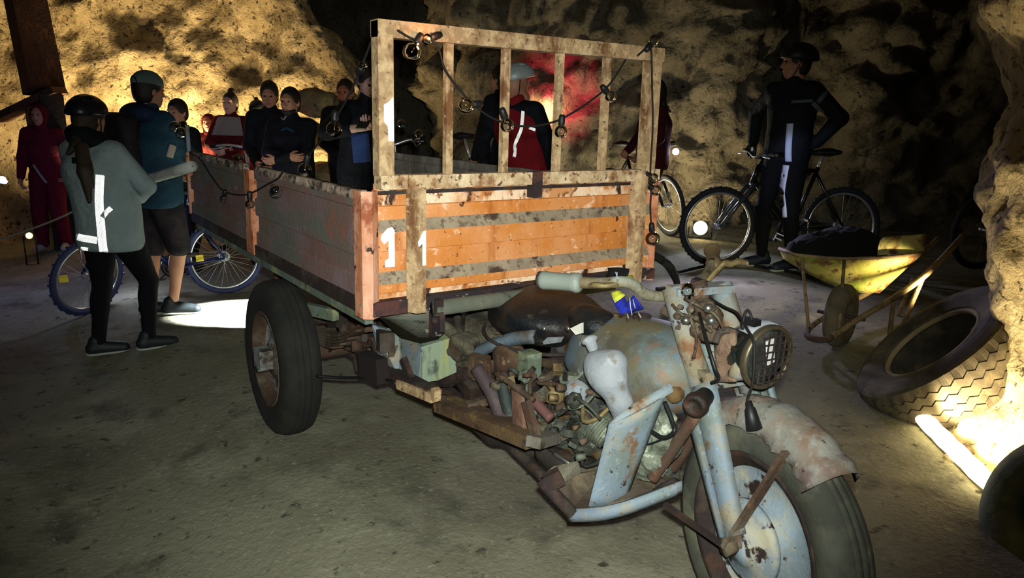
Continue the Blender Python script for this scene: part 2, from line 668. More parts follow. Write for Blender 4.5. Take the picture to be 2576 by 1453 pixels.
# floor
b = MB()
NX, NY = 170, 170
xs = [-14 + 18.5 * i / NX for i in range(NX + 1)]
ys = [-6 + 18.0 * j / NY for j in range(NY + 1)]
rows = []
for x in xs:
    for y in ys:
        z = ground(x, y)
        far = sst(2.0, 4.5, math.hypot(x + .3, y - .6))
        z += noise.fractal(Vector((x * .9, y * .9, 1.3)), 1.0, 2.0, 4) * .018 * (.25 + far)
        z += noise.fractal(Vector((x * 4, y * 4, 7.3)), 1.0, 2.0, 3) * .005
        # low bank of spoil on the left
        z += .32 * math.exp(-(((x + 1.9) / 1.5) ** 2 + ((y + 2.15) / .85) ** 2))
        rows.append((x, y, z))
fs = [(i * (NY + 1) + j, (i + 1) * (NY + 1) + j, (i + 1) * (NY + 1) + j + 1, i * (NY + 1) + j + 1) for i in range(NX) for j in range(NY)]
b.add(rows, fs)
b.build('floor', dirt, kind='structure', label='packed grey brown earth floor of the cave', fix=False)


def rock_wall(name, plan, z0, z1, m, amp=.25, freq=.9, nu=150, nv=80, lean=None, shift=None, seed=0, fold=0.0, label=None, hewn=.5):
    plan = [Vector((p[0], p[1], 0)) for p in plan]
    path = smooth_path(plan, 8)
    L = [0]
    for a, c in zip(path, path[1:]):
        L.append(L[-1] + (c - a).length)
    pts, nrm, us = [], [], []
    k = 0
    for i in range(nu + 1):
        s = L[-1] * i / nu
        while k < len(L) - 2 and L[k + 1] < s:
            k += 1
        t = (s - L[k]) / max(1e-6, L[k + 1] - L[k])
        pts.append(path[k].lerp(path[k + 1], t))
        us.append(s)
    for i in range(nu + 1):
        d = (pts[min(i + 2, nu)] - pts[max(i - 2, 0)]).normalized()
        nrm.append(Vector((d.y, -d.x, 0)))
    mid = nu // 2
    vs = []
    sv = Vector((seed * 7.1, seed * 3.3, seed * 1.7))
    for i in range(nu + 1):
        for j in range(nv + 1):
            z = z0 + (z1 - z0) * j / nv
            p = pts[i] + Vector((0, 0, z))
            if shift:
                p += shift(us[i] / L[-1], us[i], z)
            q = p * freq + sv
            dsp = noise.fractal(q, .9, 2.1, 7) * amp
            v = noise.voronoi(q * 1.9)[0]
            dsp += (v[1] - v[0]) * amp * hewn
            if fold:
                dsp += fold * abs(math.sin(us[i] * 3.1 + .8 * noise.noise(Vector((us[i] * .7, z * .6, seed)))))
            if lean:
                dsp += lean(us[i] / L[-1], z)
            p += nrm[i] * dsp
            p.z += noise.noise(q * 1.7) * amp * .3
            vs.append(p)
    W_ = nv + 1
    fs = [(i * W_ + j, (i + 1) * W_ + j, (i + 1) * W_ + j + 1, i * W_ + j + 1) for i in range(nu) for j in range(nv)]
    return MB().add(vs, fs).build(name, m, kind='structure', label=label, fix=False)


def d2(x, D):                                      # plan point seen in column x at distance D
    p = dep(x, 420, D)
    return (p.x, p.y)


# left rock face, rounding back into the dark passage at its right end
dirL = (Vector(d2(400, 9.3)) - Vector(d2(800, 9.3))).normalized()
dirL3 = Vector((dirL.x, dirL.y, 0))


def left_shift(f, s, z):
    k = sst(.45, .80, f)
    up = max(0, z - 1.85)
    return dirL3 * (k * (.95 * up ** 1.15)) if up else Vector((0, 0, 0))


rock_wall('wall_left', [d2(-420, 6.2), d2(-200, 7.6), d2(0, 8.6), d2(200, 9.1), d2(420, 9.4), d2(650, 9.4), d2(830, 9.35), d2(905, 9.5), d2(915, 10.2), d2(880, 11.5), d2(860, 13)],
          -.5, 5.2, rock, .34, 1.0, 230, 120, shift=left_shift, seed=1, lean=lambda f, z: -.05 * z, label='yellow lit hewn rock face on the left', hewn=.45)
# end of the passage
rock_wall('wall_passage', [d2(780, 14.5), d2(950, 14.8), d2(1150, 14.5), d2(1300, 13.5)], -.5, 5.2, rock_dark, .3, .8, 40, 40, seed=2, label='dark end of the passage')
# rock behind the cyclists
rock_wall('wall_back', [d2(1230, 14), d2(1150, 12), d2(1105, 10.4), d2(1125, 9.8), d2(1230, 9.5), d2(1400, 9.35), d2(1560, 9.1), d2(1700, 8.9), d2(1800, 8.75), d2(1865, 8.9), d2(1900, 9.6), d2(1990, 9.7), d2(2150, 9.2), d2(2300, 9.0), d2(2450, 8.8), d2(2620, 8.4), d2(2900, 7.5)],
          -.5, 5.2, rock_dark, .36, 1.25, 300, 140, seed=3, fold=.10, hewn=.85, lean=lambda f, z: .10 * max(0, z - 1.6) * sst(.3, .6, f), label='lumpy brown rock face behind the cyclists')


# near rock on the right: foot along the floodlit strip, waist at head height, flaring out above
def pill_lean(f, z):
    prof = [(-.5, .1), (0, 0.02), (.35, -.16), (.8, -.19), (1.1, -.13), (1.35, -.11), (1.6, -.13), (1.8, -.08), (2.1, .03), (2.6, .16), (5.2, .5)]
    for (za, a), (zb, c) in zip(prof, prof[1:]):
        if z <= zb:
            return a + (c - a) * sst(za, zb, z)
    return .6


p0, p1, p2, p3 = gpt(2490, 735), gpt(2350, 1040), gpt(2520, 1255), gpt(2640, 1350)
pillar = rock_wall('wall_right', [(p0.x + 1.2, p0.y + 2.0), (p0.x + .35, p0.y + .6), (p0.x + .02, p0.y), (p1.x - .55, p1.y + 1.35), (p1.x, p1.y + .12), (p2.x, p2.y + .02), (p3.x + .05, p3.y), (2.1, 1.75), (3.6, 1.5)],
                   -.4, 4.6, rock_pillar, .13, 1.9, 200, 130, lean=pill_lean, seed=5, label='pale pitted rock wall beside the leaning truck tyre', hewn=.4)
# roof
b = MB()
n_ = 60
vs = []
for i in range(n_ + 1):
    for j in range(n_ + 1):
        x, y = -14 + 18.5 * i / n_, -6 + 18 * j / n_
        vs.append((x, y, 4.3 + noise.fractal(Vector((x * .7, y * .7, 4)), 1, 2, 5) * .4))
b.add(vs, [(i * (n_ + 1) + j, i * (n_ + 1) + j + 1, (i + 1) * (n_ + 1) + j + 1, (i + 1) * (n_ + 1) + j) for i in range(n_) for j in range(n_)])
b.build('ceiling', rock_dark, kind='structure', label='dark rock roof of the cave', fix=False)

# boulders heaped against the left face near the passage
BP = empty('boulder_ledge', dep(820, 420, 8.7))
bpy.data.objects.remove(BP)
boulder_mat = mat('boulder_stone', '#7d7052', .95, 0, (('#5f5439', 3, .45, .62), ('#9b8d68', 6, .54, .68), ('#3a3021', 14, .57, .66)), .9, 25)


def boulder(x, y, D, rad, rot, label, seed):
    c = dep(x, y, D)
    me = MB()
    vs, fs = sdf([boxo((0, 0, 0), [q * .72 for q in rad], rotm(*rot), min(rad) * .3, .02), ello((0, 0, 0), [q * .9 for q in rad], rotm(*rot), .05)], min(rad) / 9)
    out = []
    for v in vs:
        v = Vector(v)
        n = noise.fractal(v * 5 + Vector((seed, 0, 0)), .9, 2, 5) * .16 * min(rad)
        out.append(c + v + v.normalized() * n)
    me.add(out, fs)
    return me.build('boulder', boulder_mat, None, label, 'boulder', 'boulders heaped below the left rock face', loc=c)


boulder(796, 258, 8.50, (.25, .22, .17), (.6, .25, .2), 'squarish boulder on top of the heap, right of the bearded man', 1)
boulder(872, 268, 8.62, (.17, .20, .17), (1.2, -.3, .2), 'upper boulder behind the bearded man in a dark hoodie', 2)
boulder(778, 345, 8.5, (.21, .20, .19), (.2, .5, .1), 'lower boulder below the squarish one, beside the man in black', 3)
boulder(862, 358, 8.45, (.19, .18, .17), (.9, .1, -.3), 'rounded boulder low in the heap, under the diagonal bulb cord', 4)
boulder(815, 455, 8.4, (.36, .34, .22), (.4, .1, .1), 'broad boulder at the foot of the heap, behind the box edge', 5)
boulder(840, 572, 8.4, (.42, .38, .27), (.7, .1, .1), 'lowest boulder of the heap resting on the floor', 6)

# timber props against the left rock
timber = mat('old_mine_timber', '#4c2f20', .9, 0, (('#33201a', 3, .42, .6, (1, 1, .2)), ('#6b4226', 9, .54, .68, (1, 1, .12)), ('#1c1310', 20, .6, .7, (1, 1, .1))), .6, 30)
timber_lt = mat('cut_timber', '#7b5a30', .9, 0, (('#4c331c', 6, .45, .62, (1, 1, .15)),), .5, 30)
T = empty('timber_prop', gdep(115, 600, 7.9), 0, 'old reddish brown mine timber prop against the left rock', 'timber support')
a, c = dep(52, -60, 8.0), dep(112, 232, 7.85)
MB().bar(a, c, .34, .22, (1, .3, 0)).build('slanted_post', timber, T)
MB().bar(dep(-5, 300, 7.9), dep(150, 226, 7.8), .24, .07).build('cap_plank', timber, T)
g1 = gdep(132, 300, 7.8)
MB().bar(dep(128, 238, 7.8), (g1.x, g1.y, g1.z - .1), .21, .2, (1, 0, 0)).build('dark_upright', mat('tarred_timber', '#17110f', .9, 0, (('#2a1d17', 8, .5, .65, (1, 1, .1)),), .5, 30), T)  # near-black upright standing in for the shade of the dark opening
g1 = gdep(90, 300, 7.85)
MB().bar(dep(80, 248, 7.85), (g1.x, g1.y, g1.z - .1), .14, .14, (1, 0, 0)).build('pale_post', timber_lt, T, 'paler cut timber post')


# ================================================================ the cargo tricycle
TR = empty('cargo_tricycle', (0, .625, 0), 0, 'rusty old cargo tricycle with an orange load box and a bare grey motorcycle front', 'tricycle')
BL, BW, BZ = -2.5, 1.25, .85

# ---- front wall of the box, pressed ribs with dust lying on them
prof = [(0, .848), (0, .868), (.026, .874), (.026, .902), (.0, .940), (0, 1.010), (.026, 1.016), (.026, 1.078), (0, 1.116), (0, 1.160), (.006, 1.165), (.006, 1.235)]
b = MB()
b.smooth = False
ny = 26
for s in range(len(prof) - 1):
    (xa, za), (xb, zb) = prof[s], prof[s + 1]
    b.mi = 1 if s in (3, 7) else (2 if s in (0, 1, 10) else 0)
    vs = []
    for j in range(ny + 1):
        y = BW * j / ny
        e = noise.noise(Vector((y * 5, za * 9, 2))) * .0035
        e2 = noise.noise(Vector((y * 5, zb * 9, 2))) * .0035
        vs += [(xa + e, y, za), (xb + e2, y, zb)]
    b.add(vs, [(2 * j, 2 * j + 2, 2 * j + 3, 2 * j + 1) for j in range(ny)])
b.mi = 0
b.span((-.022, 0, .848), (-.012, BW, 1.235))
b.build('front_wall', [orange, dustlay, orange_lip], TR, 'orange ribbed front wall with dusty ledges', fix=False)
# white painted numerals
def numeral(pts, thick=.0016):
    return MB().prism(pts, (thick, 0, 0))
x0 = .0275
numeral([(x0, .030, .992), (x0, .030, 1.052), (x0, .014, 1.040), (x0, .002, 1.058), (x0, .004, 1.070), (x0, .026, 1.092), (x0, .044, 1.096), (x0, .052, 1.085), (x0, .052, .962), (x0, .018, .962), (x0, .016, .985)]).build('painted_numeral', white_paint, TR, 'white painted numeral 1 on the wall')
# ---- stakes in front of the wall
def stake(ya, yb, z0, z1, m, name='stake'):
    bb = MB()
    n = 14
    ym = ya + (yb - ya) * .38
    rowsA = [[(.028, ya, z0 + (z1 - z0) * i / n), (.066, ym, z0 + (z1 - z0) * i / n), (.066, yb, z0 + (z1 - z0) * i / n), (.028, yb + .002, z0 + (z1 - z0) * i / n)] for i in range(n + 1)]
    bb.smooth = False
    bb.sheet(rowsA, .005)
    return bb.build(name, m, TR)
stake(.097, .147, .80, 1.225, cream)
numeral([(.0695, .134, .965), (.0695, .134, 1.040), (.0695, .120, 1.030), (.0695, .117, 1.045), (.0695, .138, 1.083), (.0695, .147, 1.083), (.0695, .147, .965)]).build('painted_numeral', white_paint, TR, 'white painted numeral 1 on the stake')
stake(1.112, 1.168, .80, 1.262, cream)
# ---- corner posts
for (ya, yb, s) in ((-.055, -.002, 1), (1.252, 1.292, -1)):
    bb = MB()
    bb.smooth = False
    n = 10
    za, zb = .79, 1.215
    bb.sheet([[(-.05, ya if s > 0 else yb, za + (zb - za) * i / n), (.012, ya if s > 0 else yb, za + (zb - za) * i / n), (.030, (ya + yb) / 2, za + (zb - za) * i / n), (.012, yb if s > 0 else ya, za + (zb - za) * i / n), (-.02, yb if s > 0 else ya, za + (zb - za) * i / n)] for i in range(n + 1)], .006)
    bb.build('corner_post', orange_post, TR)
# ---- rails and headboard frame
for ya, yb in ((0.0, .095), (.10, .603), (.650, 1.105), (1.11, 1.262)):
    MB().span((-.012, ya, 1.220), (.042, yb, 1.265)).build('rail', cream_lt, TR)
MB().span((.002, .606, 1.172), (.047, .647, 1.266)).build('hinge_strap', blackbar, TR)
MB().span((-.020, -.004, 1.20), (.008, BW, 1.213)).build('hinge_rod', rusty_dark, TR)
CZ0, CZ1 = 1.263, 1.738
for ya, yb in ((-.005, .048), (1.172, 1.232)):
    bb = MB()
    bb.span((-.008, ya, CZ0), (.040, yb, CZ1))
    bb.build('headboard_post', cream, TR)
MB().span((-.012, -.005, 1.690), (.043, 1.240, 1.742)).build('headboard_rail', cream, TR)
for y in (.262, .492, .732, .962):
    bb = MB()
    bb.bar((.012, y, CZ0 - .01), (.012, y, 1.70), .026, .024, (1, 0, 0))
    bb.build('headboard_bar', cream, TR)
ptch = [(.0415, .012, 1.435), (.0415, .012, 1.487), (.0415, .030, 1.497), (.0415, .045, 1.512), (.0415, .046, 1.41), (.0415, .046, 1.374), (.0415, .027, 1.374), (.0415, .025, 1.42)]
numeral(ptch).build('paint_patch', white_paint, TR, 'bare white paint patch')
# ---- side walls
def side_panel(xa, xb, ys, sgn, inner=False):
    bb = MB()
    bb.smooth = False
    zz = [(.848, .012), (.905, .012), (.913, .0), (.985, .0), (.992, .012), (1.062, .012), (1.070, 0), (1.150, 0), (1.156, .01), (1.198, .01)]
    nx = 22
    rows_ = []
    for i in range(nx + 1):
        x = xa + (xb - xa) * i / nx
        rows_.append([(x, ys + sgn * d + noise.noise(Vector((x * 3, z * 6, 5))) * .004, z + (noise.noise(Vector((x * 9, 1, 1))) * .006 if z > 1.19 else 0)) for z, d in zz])
    bb.sheet(rows_, .02)
    return bb.build('side_panel', pink if not inner else mat('dusty_inner_panel', '#69635a', .9, 0, (('#8b847a', 7, .48, .6, (1, 1, .4)), ('#4a3f36', 9, .56, .68)), .3, 40), TR)
side_panel(-1.205, -.06, -.018, -1)
side_panel(-2.49, -1.36, -.018, -1)
for xa, xb in ((-1.205, -.06), (-2.49, -1.36)):
    bb = MB()
    n = 40
    bb.sheet([[(xa + (xb - xa) * i / n, -.036 - .002 * (i % 2), 1.178 + noise.noise(Vector((i * .7, xa, 3))) * .010), (xa + (xb - xa) * i / n, -.036, 1.206), (xa + (xb - xa) * i / n, -.004, 1.208)] for i in range(n + 1)], .004)
    bb.build('edge_strip', pink_edge, TR)
side_panel(-2.49, -.06, 1.255, 1, True)
def side_post(xa, xb, ys, z0, z1):
    bb = MB()
    bb.smooth = False
    n = 12
    s = -1
    bb.sheet([[(xa, ys, z0 + (z1 - z0) * i / n), (xa + .02, ys + s * .026, z0 + (z1 - z0) * i / n), (xb - .03, ys + s * .026, z0 + (z1 - z0) * i / n), (xb, ys, z0 + (z1 - z0) * i / n)] for i in range(n + 1)], .006)
    return bb.build('side_post', orange_post, TR)
side_post(-1.345, -1.215, -.022, .905, 1.19)
MB().span((-1.34, -.05, .80), (-1.23, -.02, .915)).build('post_hinge', orange_post, TR)
side_post(-2.545, -2.47, -.022, .84, 1.20)
MB().span((-2.55, 1.232, .85), (-2.47, 1.275, 1.40)).build('rear_post', grey_paint, TR, 'pale grey rear post')
MB().tube([(-2.52, -.03, 1.15), (-2.52, -.03, 1.36)], .012, 8).build('rear_rod', grey_paint, TR)
# ---- floor of the box and frame
for i in range(5):
    MB().span((BL, .005 + i * .249, .822), (-.02, .005 + i * .249 + .245, .846)).build('floor_plank', rusty_dark, TR)
MB().span((-.02, -.03, .798), (.034, BW + .03, .846)).build('frame_beam', blackbar, TR, 'black peeling front beam')
MB().bar((-.05, -.03, .822), (-2.5, -.03, .822), .03, .05).build('side_sill', rusty_dark, TR)
for y in (.13, 1.12):
    MB().bar((-.42, y, .765), (-2.45, y, .765), .05, .09).build('chassis_rail', rusty_dark, TR)
MB().bar((-.04, -.012, .776), (-2.45, -.012, .776), .03, .044).build('side_rail', green_paint, TR, 'grey green rail under the side wall')
for x in (-.35, -1.0, -1.65, -2.3):
    MB().bar((x, .05, .79), (x, 1.2, .79), .05, .05).build('cross_member', rusty_dark, TR)
MB().tube([(.075, .175, .812), (.075, 1.0, .812)], .027, 14).build('cross_tube', dusty_sheet, TR, 'dull green tube under the front beam')
MB().span((.09, .168, .795), (.10, .20, .845)).build('tube_bracket', rusty_dark, TR)


# ---- wheels
def tyre_profile(r, hw, rim, tread=0.0):
    s = hw
    return [(rim, -s * .78), (rim + .02, -s * .95), ((r + rim) / 2 + .01, -s * 1.06), (r - .035, -s * .98), (r - .012, -s * .80), (r, -s * .45),
            (r, -s * .42), (r - tread, -s * .40), (r - tread, -s * .30), (r + .002, -s * .28), (r + .003, -s * .05), (r - tread, -s * .03), (r - tread, s * .03), (r + .003, s * .05),
            (r + .002, s * .28), (r - tread, s * .30), (r - tread, s * .40), (r, s * .42), (r, s * .45), (r - .012, s * .80), (r - .035, s * .98), ((r + rim) / 2 + .01, s * 1.06), (rim + .02, s * .95), (rim, s * .78)]


def road_wheel(name, c, ax, r, hw, rim, mt, mrim, mdisc, face=-1, label=None, tread=.006):
    t = MB().lathe(tyre_profile(r, hw, rim, tread), c, ax, 64).build(name, mt, TR, label)
    c, ax = Vector(c), Vector(ax).normalized()
    f = ax * face                                  # outward side
    b_ = MB()
    b_.lathe([(rim + .004, hw * .80), (rim + .016, hw * .92), (rim + .014, hw * .98), (rim - .002, hw * .90), (rim - .012, hw * .55), (rim - .03, hw * .45), (rim - .03, -hw * .45), (rim - .012, -hw * .55), (rim - .002, -hw * .9), (rim + .014, -hw * .98), (rim + .016, -hw * .92), (rim + .004, -hw * .8)], c, f, 56)
    b_.build('rim', mrim, t)
    b_ = MB()
    b_.lathe([(rim - .025, hw * .42), (rim * .86, hw * .30), (rim * .74, hw * .18), (rim * .55, hw * .22), (rim * .42, hw * .5), (rim * .36, hw * .62), (.02, hw * .66), (.02, -hw * .2), (rim - .03, -hw * .2)], c, f, 48)
    b_.build('wheel_disc', mdisc, t)
    return t


WA = Vector((.03, 1, 0)).normalized()
disc_rear = mat('pale_rusty_disc', '#777c78', .8, .05, (('#50453a', 7, .45, .56), ('#2f1f1a', 10, .5, .6), ('#9a9f9c', 6, .58, .7)), .4, 50)
disc_front = mat('blue_grey_rusty_disc', '#7f8c94', .7, .05, (('#a8a28c', 6, .46, .58), ('#8ea2b0', 4, .54, .66), ('#2a1d17', 13, .56, .60), ('#3c2a1e', 30, .64, .68)), .3, 50)
lw = road_wheel('rear_wheel', (-1.03, -.005, .355), WA, .355, .082, .205, rubber, rusty, disc_rear, -1, 'dark worn rear tyre with a pale rusty disc')
b = MB()
b.disc((-1.03, -.085, .355), (0, 1, 0), .058, .07, 8)
b.box((-1.005, -.095, .37), (.045, .03, .042))
b.build('hub_cap', disc_rear, lw, 'pale square hub')
road_wheel('rear_wheel', (-1.03, 1.255, .355), WA, .355, .082, .205, rubber, rusty, disc_rear, 1, 'far rear wheel')
b = MB()
b.tube([(-1.03, .06, .355), (-1.03, 1.2, .355)], .04, 12)
b.build('rear_axle', rusty, TR)
solid('differential', [ello((-1.03, .62, .355), (.15, .13, .15), None, .03), cone((-1.03, .45, .355), (-1.03, .8, .355), .07, None, .04)], .014, rusty, TR)
for y in (.17, 1.08):
    lf = None
    for k in range(5):
        xa, xb = -1.03 - .52 + k * .09, -1.03 + .60 - k * .09
        pts = []
        for i in range(13):
            t = i / 12 * 2 - 1
            x = (xa + xb) / 2 + t * (xb - xa) / 2
            pts.append((x, .47 + .17 * ((x + 1.0) / .55) ** 2 - k * .014))
        bb = MB()
        bb.smooth = False
        bb.sheet([[(x, y - .027, z), (x, y + .027, z)] for x, z in pts], .011)
        bb.build('spring_leaf', rusty, TR)
    bb = MB()
    for dx in (-.06, .06):
        bb.tube([(-1.03 + dx, y - .035, .36), (-1.03 + dx, y - .035, .50), (-1.03 + dx, y + .035, .50), (-1.03 + dx, y + .035, .36)], .008, 6)
    bb.build('spring_clamp', rusty_dark, TR)
    MB().bar((-.45, y, .60), (-.45, y, .78), .05, .03, (1, 0, 0)).build('spring_shackle', rusty, TR)
    MB().bar((-1.56, y, .60), (-1.56, y, .78), .05, .03, (1, 0, 0)).build('spring_shackle', rusty, TR)
# clutter between the rear wheel and the cover
MB().bar(onY(770, 775, .06), onY(845, 792, .12), .03, .05).build('brake_arm', green_paint, TR)
MB().bar(onY(800, 830, .22), onY(1004, 905, .28), .05, .06).build('lower_rail', rusty, TR)
MB().bar(onY(915, 912, .16), onY(962, 934, .16), .05, .10).build('rubber_block', mat('old_rubber_block', '#1d1413', .9), TR)
MB().bar(onY(975, 930, .22), onY(1090, 992, .22), .045, .05).build('lower_rail', rusty_dark, TR)
MB().bar(onY(1005, 965, .2), onY(1092, 1000, .2), .03, .035).build('pale_strip', cream, TR)
MB().bar(onY(1098, 978, .2), onY(1095, 1005, .2), .03, .025).build('pale_clip', cream, TR)
MB().tube(smooth_path([onY(796, 945, .02), onY(860, 950, .1), onY(930, 950, .16), onY(985, 958, .18), onY(1004, 978, .2)]), .007, 6).build('brake_rod', blackplastic, TR)
MB().tube([onY(920, 950, .16), onY(930, 925, .16)], .008, 6).build('rod_clip', rusty_dark, TR)
rr = random.Random(3)
for i, (x, y, sx, sz) in enumerate(((850, 838, .09, .05), (905, 862, .08, .06), (955, 850, .08, .07), (990, 880, .06, .06), (880, 800, .10, .04), (940, 905, .07, .04), (820, 868, .05, .04))):
    MB().box(onY(x, y, .38), (sx, .06, sz), rotm(.2 * (i % 3), .25 - .1 * i)).build('axle_casting', rusty_dark if i % 2 else rusty, TR)
for i in range(30):
    x, y = 805 + i * 7 + rr.uniform(-8, 8), 798 + i * 3.6 + rr.uniform(-26, 30)
    p = onY(x, y, .24 + rr.uniform(-.05, .06))
    bb = MB()
    kind_ = i % 4
    if kind_ == 0:
        bb.disc(p, (rr.uniform(-.4, .4), 1, rr.uniform(-.3, .3)), rr.uniform(.022, .04), .035, 10)
    elif kind_ == 1:
        bb.bar(p, p + Vector((rr.uniform(.05, .12), rr.uniform(-.04, .04), rr.uniform(-.09, .04))), .022, .03)
    elif kind_ == 2:
        bb.tube(smooth_path([p, p + Vector((.04, -.02, .05)), p + Vector((.10, 0, .02)), p + Vector((.13, .02, -.05))], 3), .011, 6)
    else:
        bb.box(p, (rr.uniform(.02, .045), .03, rr.uniform(.02, .04)), rotm(rr.uniform(-.5, .5), rr.uniform(-.5, .5)))
    bb.build(('spring_bolt', 'linkage_bar', 'pipe_bend', 'bracket')[kind_], (rusty, rusty_dark, rusty_dark)[i % 3], TR)
solid('gearbox', rough=.010, prims=[boxo((-.52, .45, .52), (.22, .16, .12), rotm(0, .15), .04, .03), ello((-.3, .42, .5), (.14, .12, .13), None, .05), cone((-.75, .5, .48), (-.1, .45, .46), .05, None, .04)], res=.012, m=rusty_dark, parent=TR)

# ---- sloping sheet and green box below the front of the load box
b = MB()
tl, tr_, br, bl = onX(905, 770, -.04), onX(1092, 758, .06), onY(1100, 848, .27), onY(1062, 868, .25)
ml, ll = onY(985, 800, .12), onY(1006, 842, .16)
b.sheet([[onX(905, 768, .0), onX(1000, 764, .0), onX(1092, 757, .0)], [onY(958, 800, .10), onY(1036, 802, .19), onY(1096, 802, .26)], [onY(1008, 846, .18), onY(1058, 862, .25), onY(1104, 850, .31)]], .008)
b.build('sheet_metal_cover', mat('dusty_cover', '#6b6c60', .95, 0, (('#7a766a', 5, .45, .6), ('#58665e', 6, .5, .64), ('#37322a', 16, .60, .69)), .35, 60), TR, 'dusty green sheet metal sloping below the box')
c0 = onY(1062, 872, .25)
c1 = onY(1062, 962, .25)
fr = onX(1148, 930, c1.x)
wd = max(.12, fr.y - .25)
b = MB()
b.prism([(c0.x, .25, c0.z), (c0.x, .25 + wd, c0.z + .02), (c0.x, .25 + wd, c1.z + .015), (c0.x, .25 + wd * .45, c1.z - .004), (c0.x, .25, c1.z)], (-.20, 0, 0))
b.build('battery_box', mat('yellow_green_paint', '#82907a', .7, 0, (('#9a9c55', 4, .5, .6, (1, 2.5, .4)), ('#6f8082', 6, .52, .62), ('#4a5348', 11, .58, .66, (1, 1, .4))), .25, 50), TR, 'dented yellow green metal box')
b = MB()
b.prism([(c0.x - .2, .25, c0.z), (c0.x - .20, .2, c0.z + .03), (c0.x - .28, .17, c0.z + .03), (c0.x - .28, .2, c1.z + .04), (c0.x - .12, .235, c1.z - .05), (c0.x - .02, .245, c1.z - .01), (c0.x - .0, .245, c0.z)], (0, .008, 0))
b.build('box_flange', grey_paint, TR)
b = MB()
b.prism([onY(1080, 752, .2), onY(1108, 750, .2), onY(1107, 835, .2), onY(1094, 848, .2), onY(1079, 843, .2)], (0, .02, 0))
b.tube([onY(1094, 806, .196), onY(1094, 806, .188)], .012, 8)
b.build('hanging_bracket', blackbar, TR, 'rusty bracket with flaking white paint')

# ---- motorcycle half: steering frame turned a little to the vehicle's right
ST = R(-13)
FS = Vector((math.cos(ST), math.sin(ST), 0))       # steered forward
AS = Vector((-math.sin(ST), math.cos(ST), 0))      # steered axle direction (towards the vehicle's left)
UP = Vector((0, 0, 1))
WC = Vector((1.15, .625, .345))
fw = road_wheel('front_wheel', WC, AS, .340, .062, .232, rubber_dusty, rusty_dark, disc_front, -1, 'large dusty front tyre with a blue grey rusty disc', .0)
b = MB()
b.lathe([(.10, .045), (.118, .05), (.118, .064), (.10, .074), (.06, .078), (.058, .088), (.0, .09), (.0, .04)], WC, -AS, 32)
b.build('brake_drum', disc_front, fw)
b = MB()
b.tube([WC - AS * .13, WC + AS * .13], .014, 10)
b.disc(WC - AS * .125, AS, .026, .03, 6)
b.build('axle', rusty, fw)
# fork
HB, HT = WC + Vector((-.225, 0.05, .43)), Vector((.815, .66, .97))   # fork crown, top yoke
RK = (HT - HB).normalized()
for s in (-1, 1):
    lo_ = WC + AS * .105 * s + UP * .03
    mi_ = HB + AS * .085 * s + UP * -.06
    hi_ = HT + AS * .085 * s
    b = MB()
    seg = 8
    rows_ = []
    d = (mi_ - lo_).normalized()
    sd = d.cross(AS).normalized()
    for i in range(seg + 1):
        t = i / seg
        p = lo_.lerp(mi_, t)
        wv = .050 + .036 * t
        rows_.append([p + sd * wv * .9 + AS * s * .0, p + sd * wv * .8 + AS * s * .022, p + sd * .010 + AS * s * .034, p + AS * s * .022, p - sd * .010 + AS * s * .034, p - sd * wv * .8 + AS * s * .022, p - sd * wv * .9])
    b.sheet(rows_, .012)
    b.tube([lo_ - UP * .02, mi_], .024, 10)
    b.build('fork_leg', grey_paint, TR, 'ridged blue grey fork leg')
    b = MB()
    b.tube([mi_ - RK * .03, hi_ + RK * .02], [.036, .033], 14)
    b.build('fork_tube', grey_rust, TR)
# yokes, shroud plate
b = MB()
b.prism([HB + AS * .11 * s + FS * f_ - UP * .05 for s, f_ in ((-1, -.04), (-1, .05), (1, .05), (1, -.04))], UP * .05)
b.build('lower_yoke', grey_rust, TR)
b = MB()
b.prism([HT + AS * .10 * s + FS * f_ for s, f_ in ((-1, -.03), (-1, .035), (1, .035), (1, -.03))], UP * .022)
b.build('top_yoke', grey_rust, TR)
b = MB()
rows_ = []
for i in range(7):
    t = i / 6
    p = HB.lerp(HT, .0 + t * .40)
    rows_.append([p + FS * .045 + AS * (.10 * math.sin(a)) + FS * .045 * math.cos(a) for a in [(-1.3 + 2.6 * j / 8) for j in range(9)]])
b.sheet(rows_, .006)
b.build('fork_shroud', grey_paint, TR, 'smooth blue grey shroud between the fork legs')
b = MB()
b.tube([HB - RK * .02, HT + RK * .03], .030, 14)
b.build('steering_head', rusty, TR)
dk = onY(1757, 1012, .50)
b = MB()
b.lathe([(.0, -.03), (.020, -.03), (.024, -.034), (.034, -.028), (.036, -.01), (.030, .0), (.026, .05), (.0, .05)], dk, (-.35, 1, .1), 20)
b.build('damper_knob', mat('dark_brown_knob', '#3a2519', .6, .2, (('#1f1611', 9, .45, .6), ('#5a4030', 14, .58, .68)), .4, 60), TR, 'dark rusty steering damper knob')
bo = onY(1700, 988, .54)
MB().lathe([(0, -.03), (.016, -.03), (.026, -.02), (.028, 0), (.016, .04), (0, .04)], bo, (-.2, 1, .2), 10).build('frame_bolt', mat('ochre_rust', '#5e4a2a', .8, .1, (('#4f3016', 12, .5, .62),), .4, 60), TR)
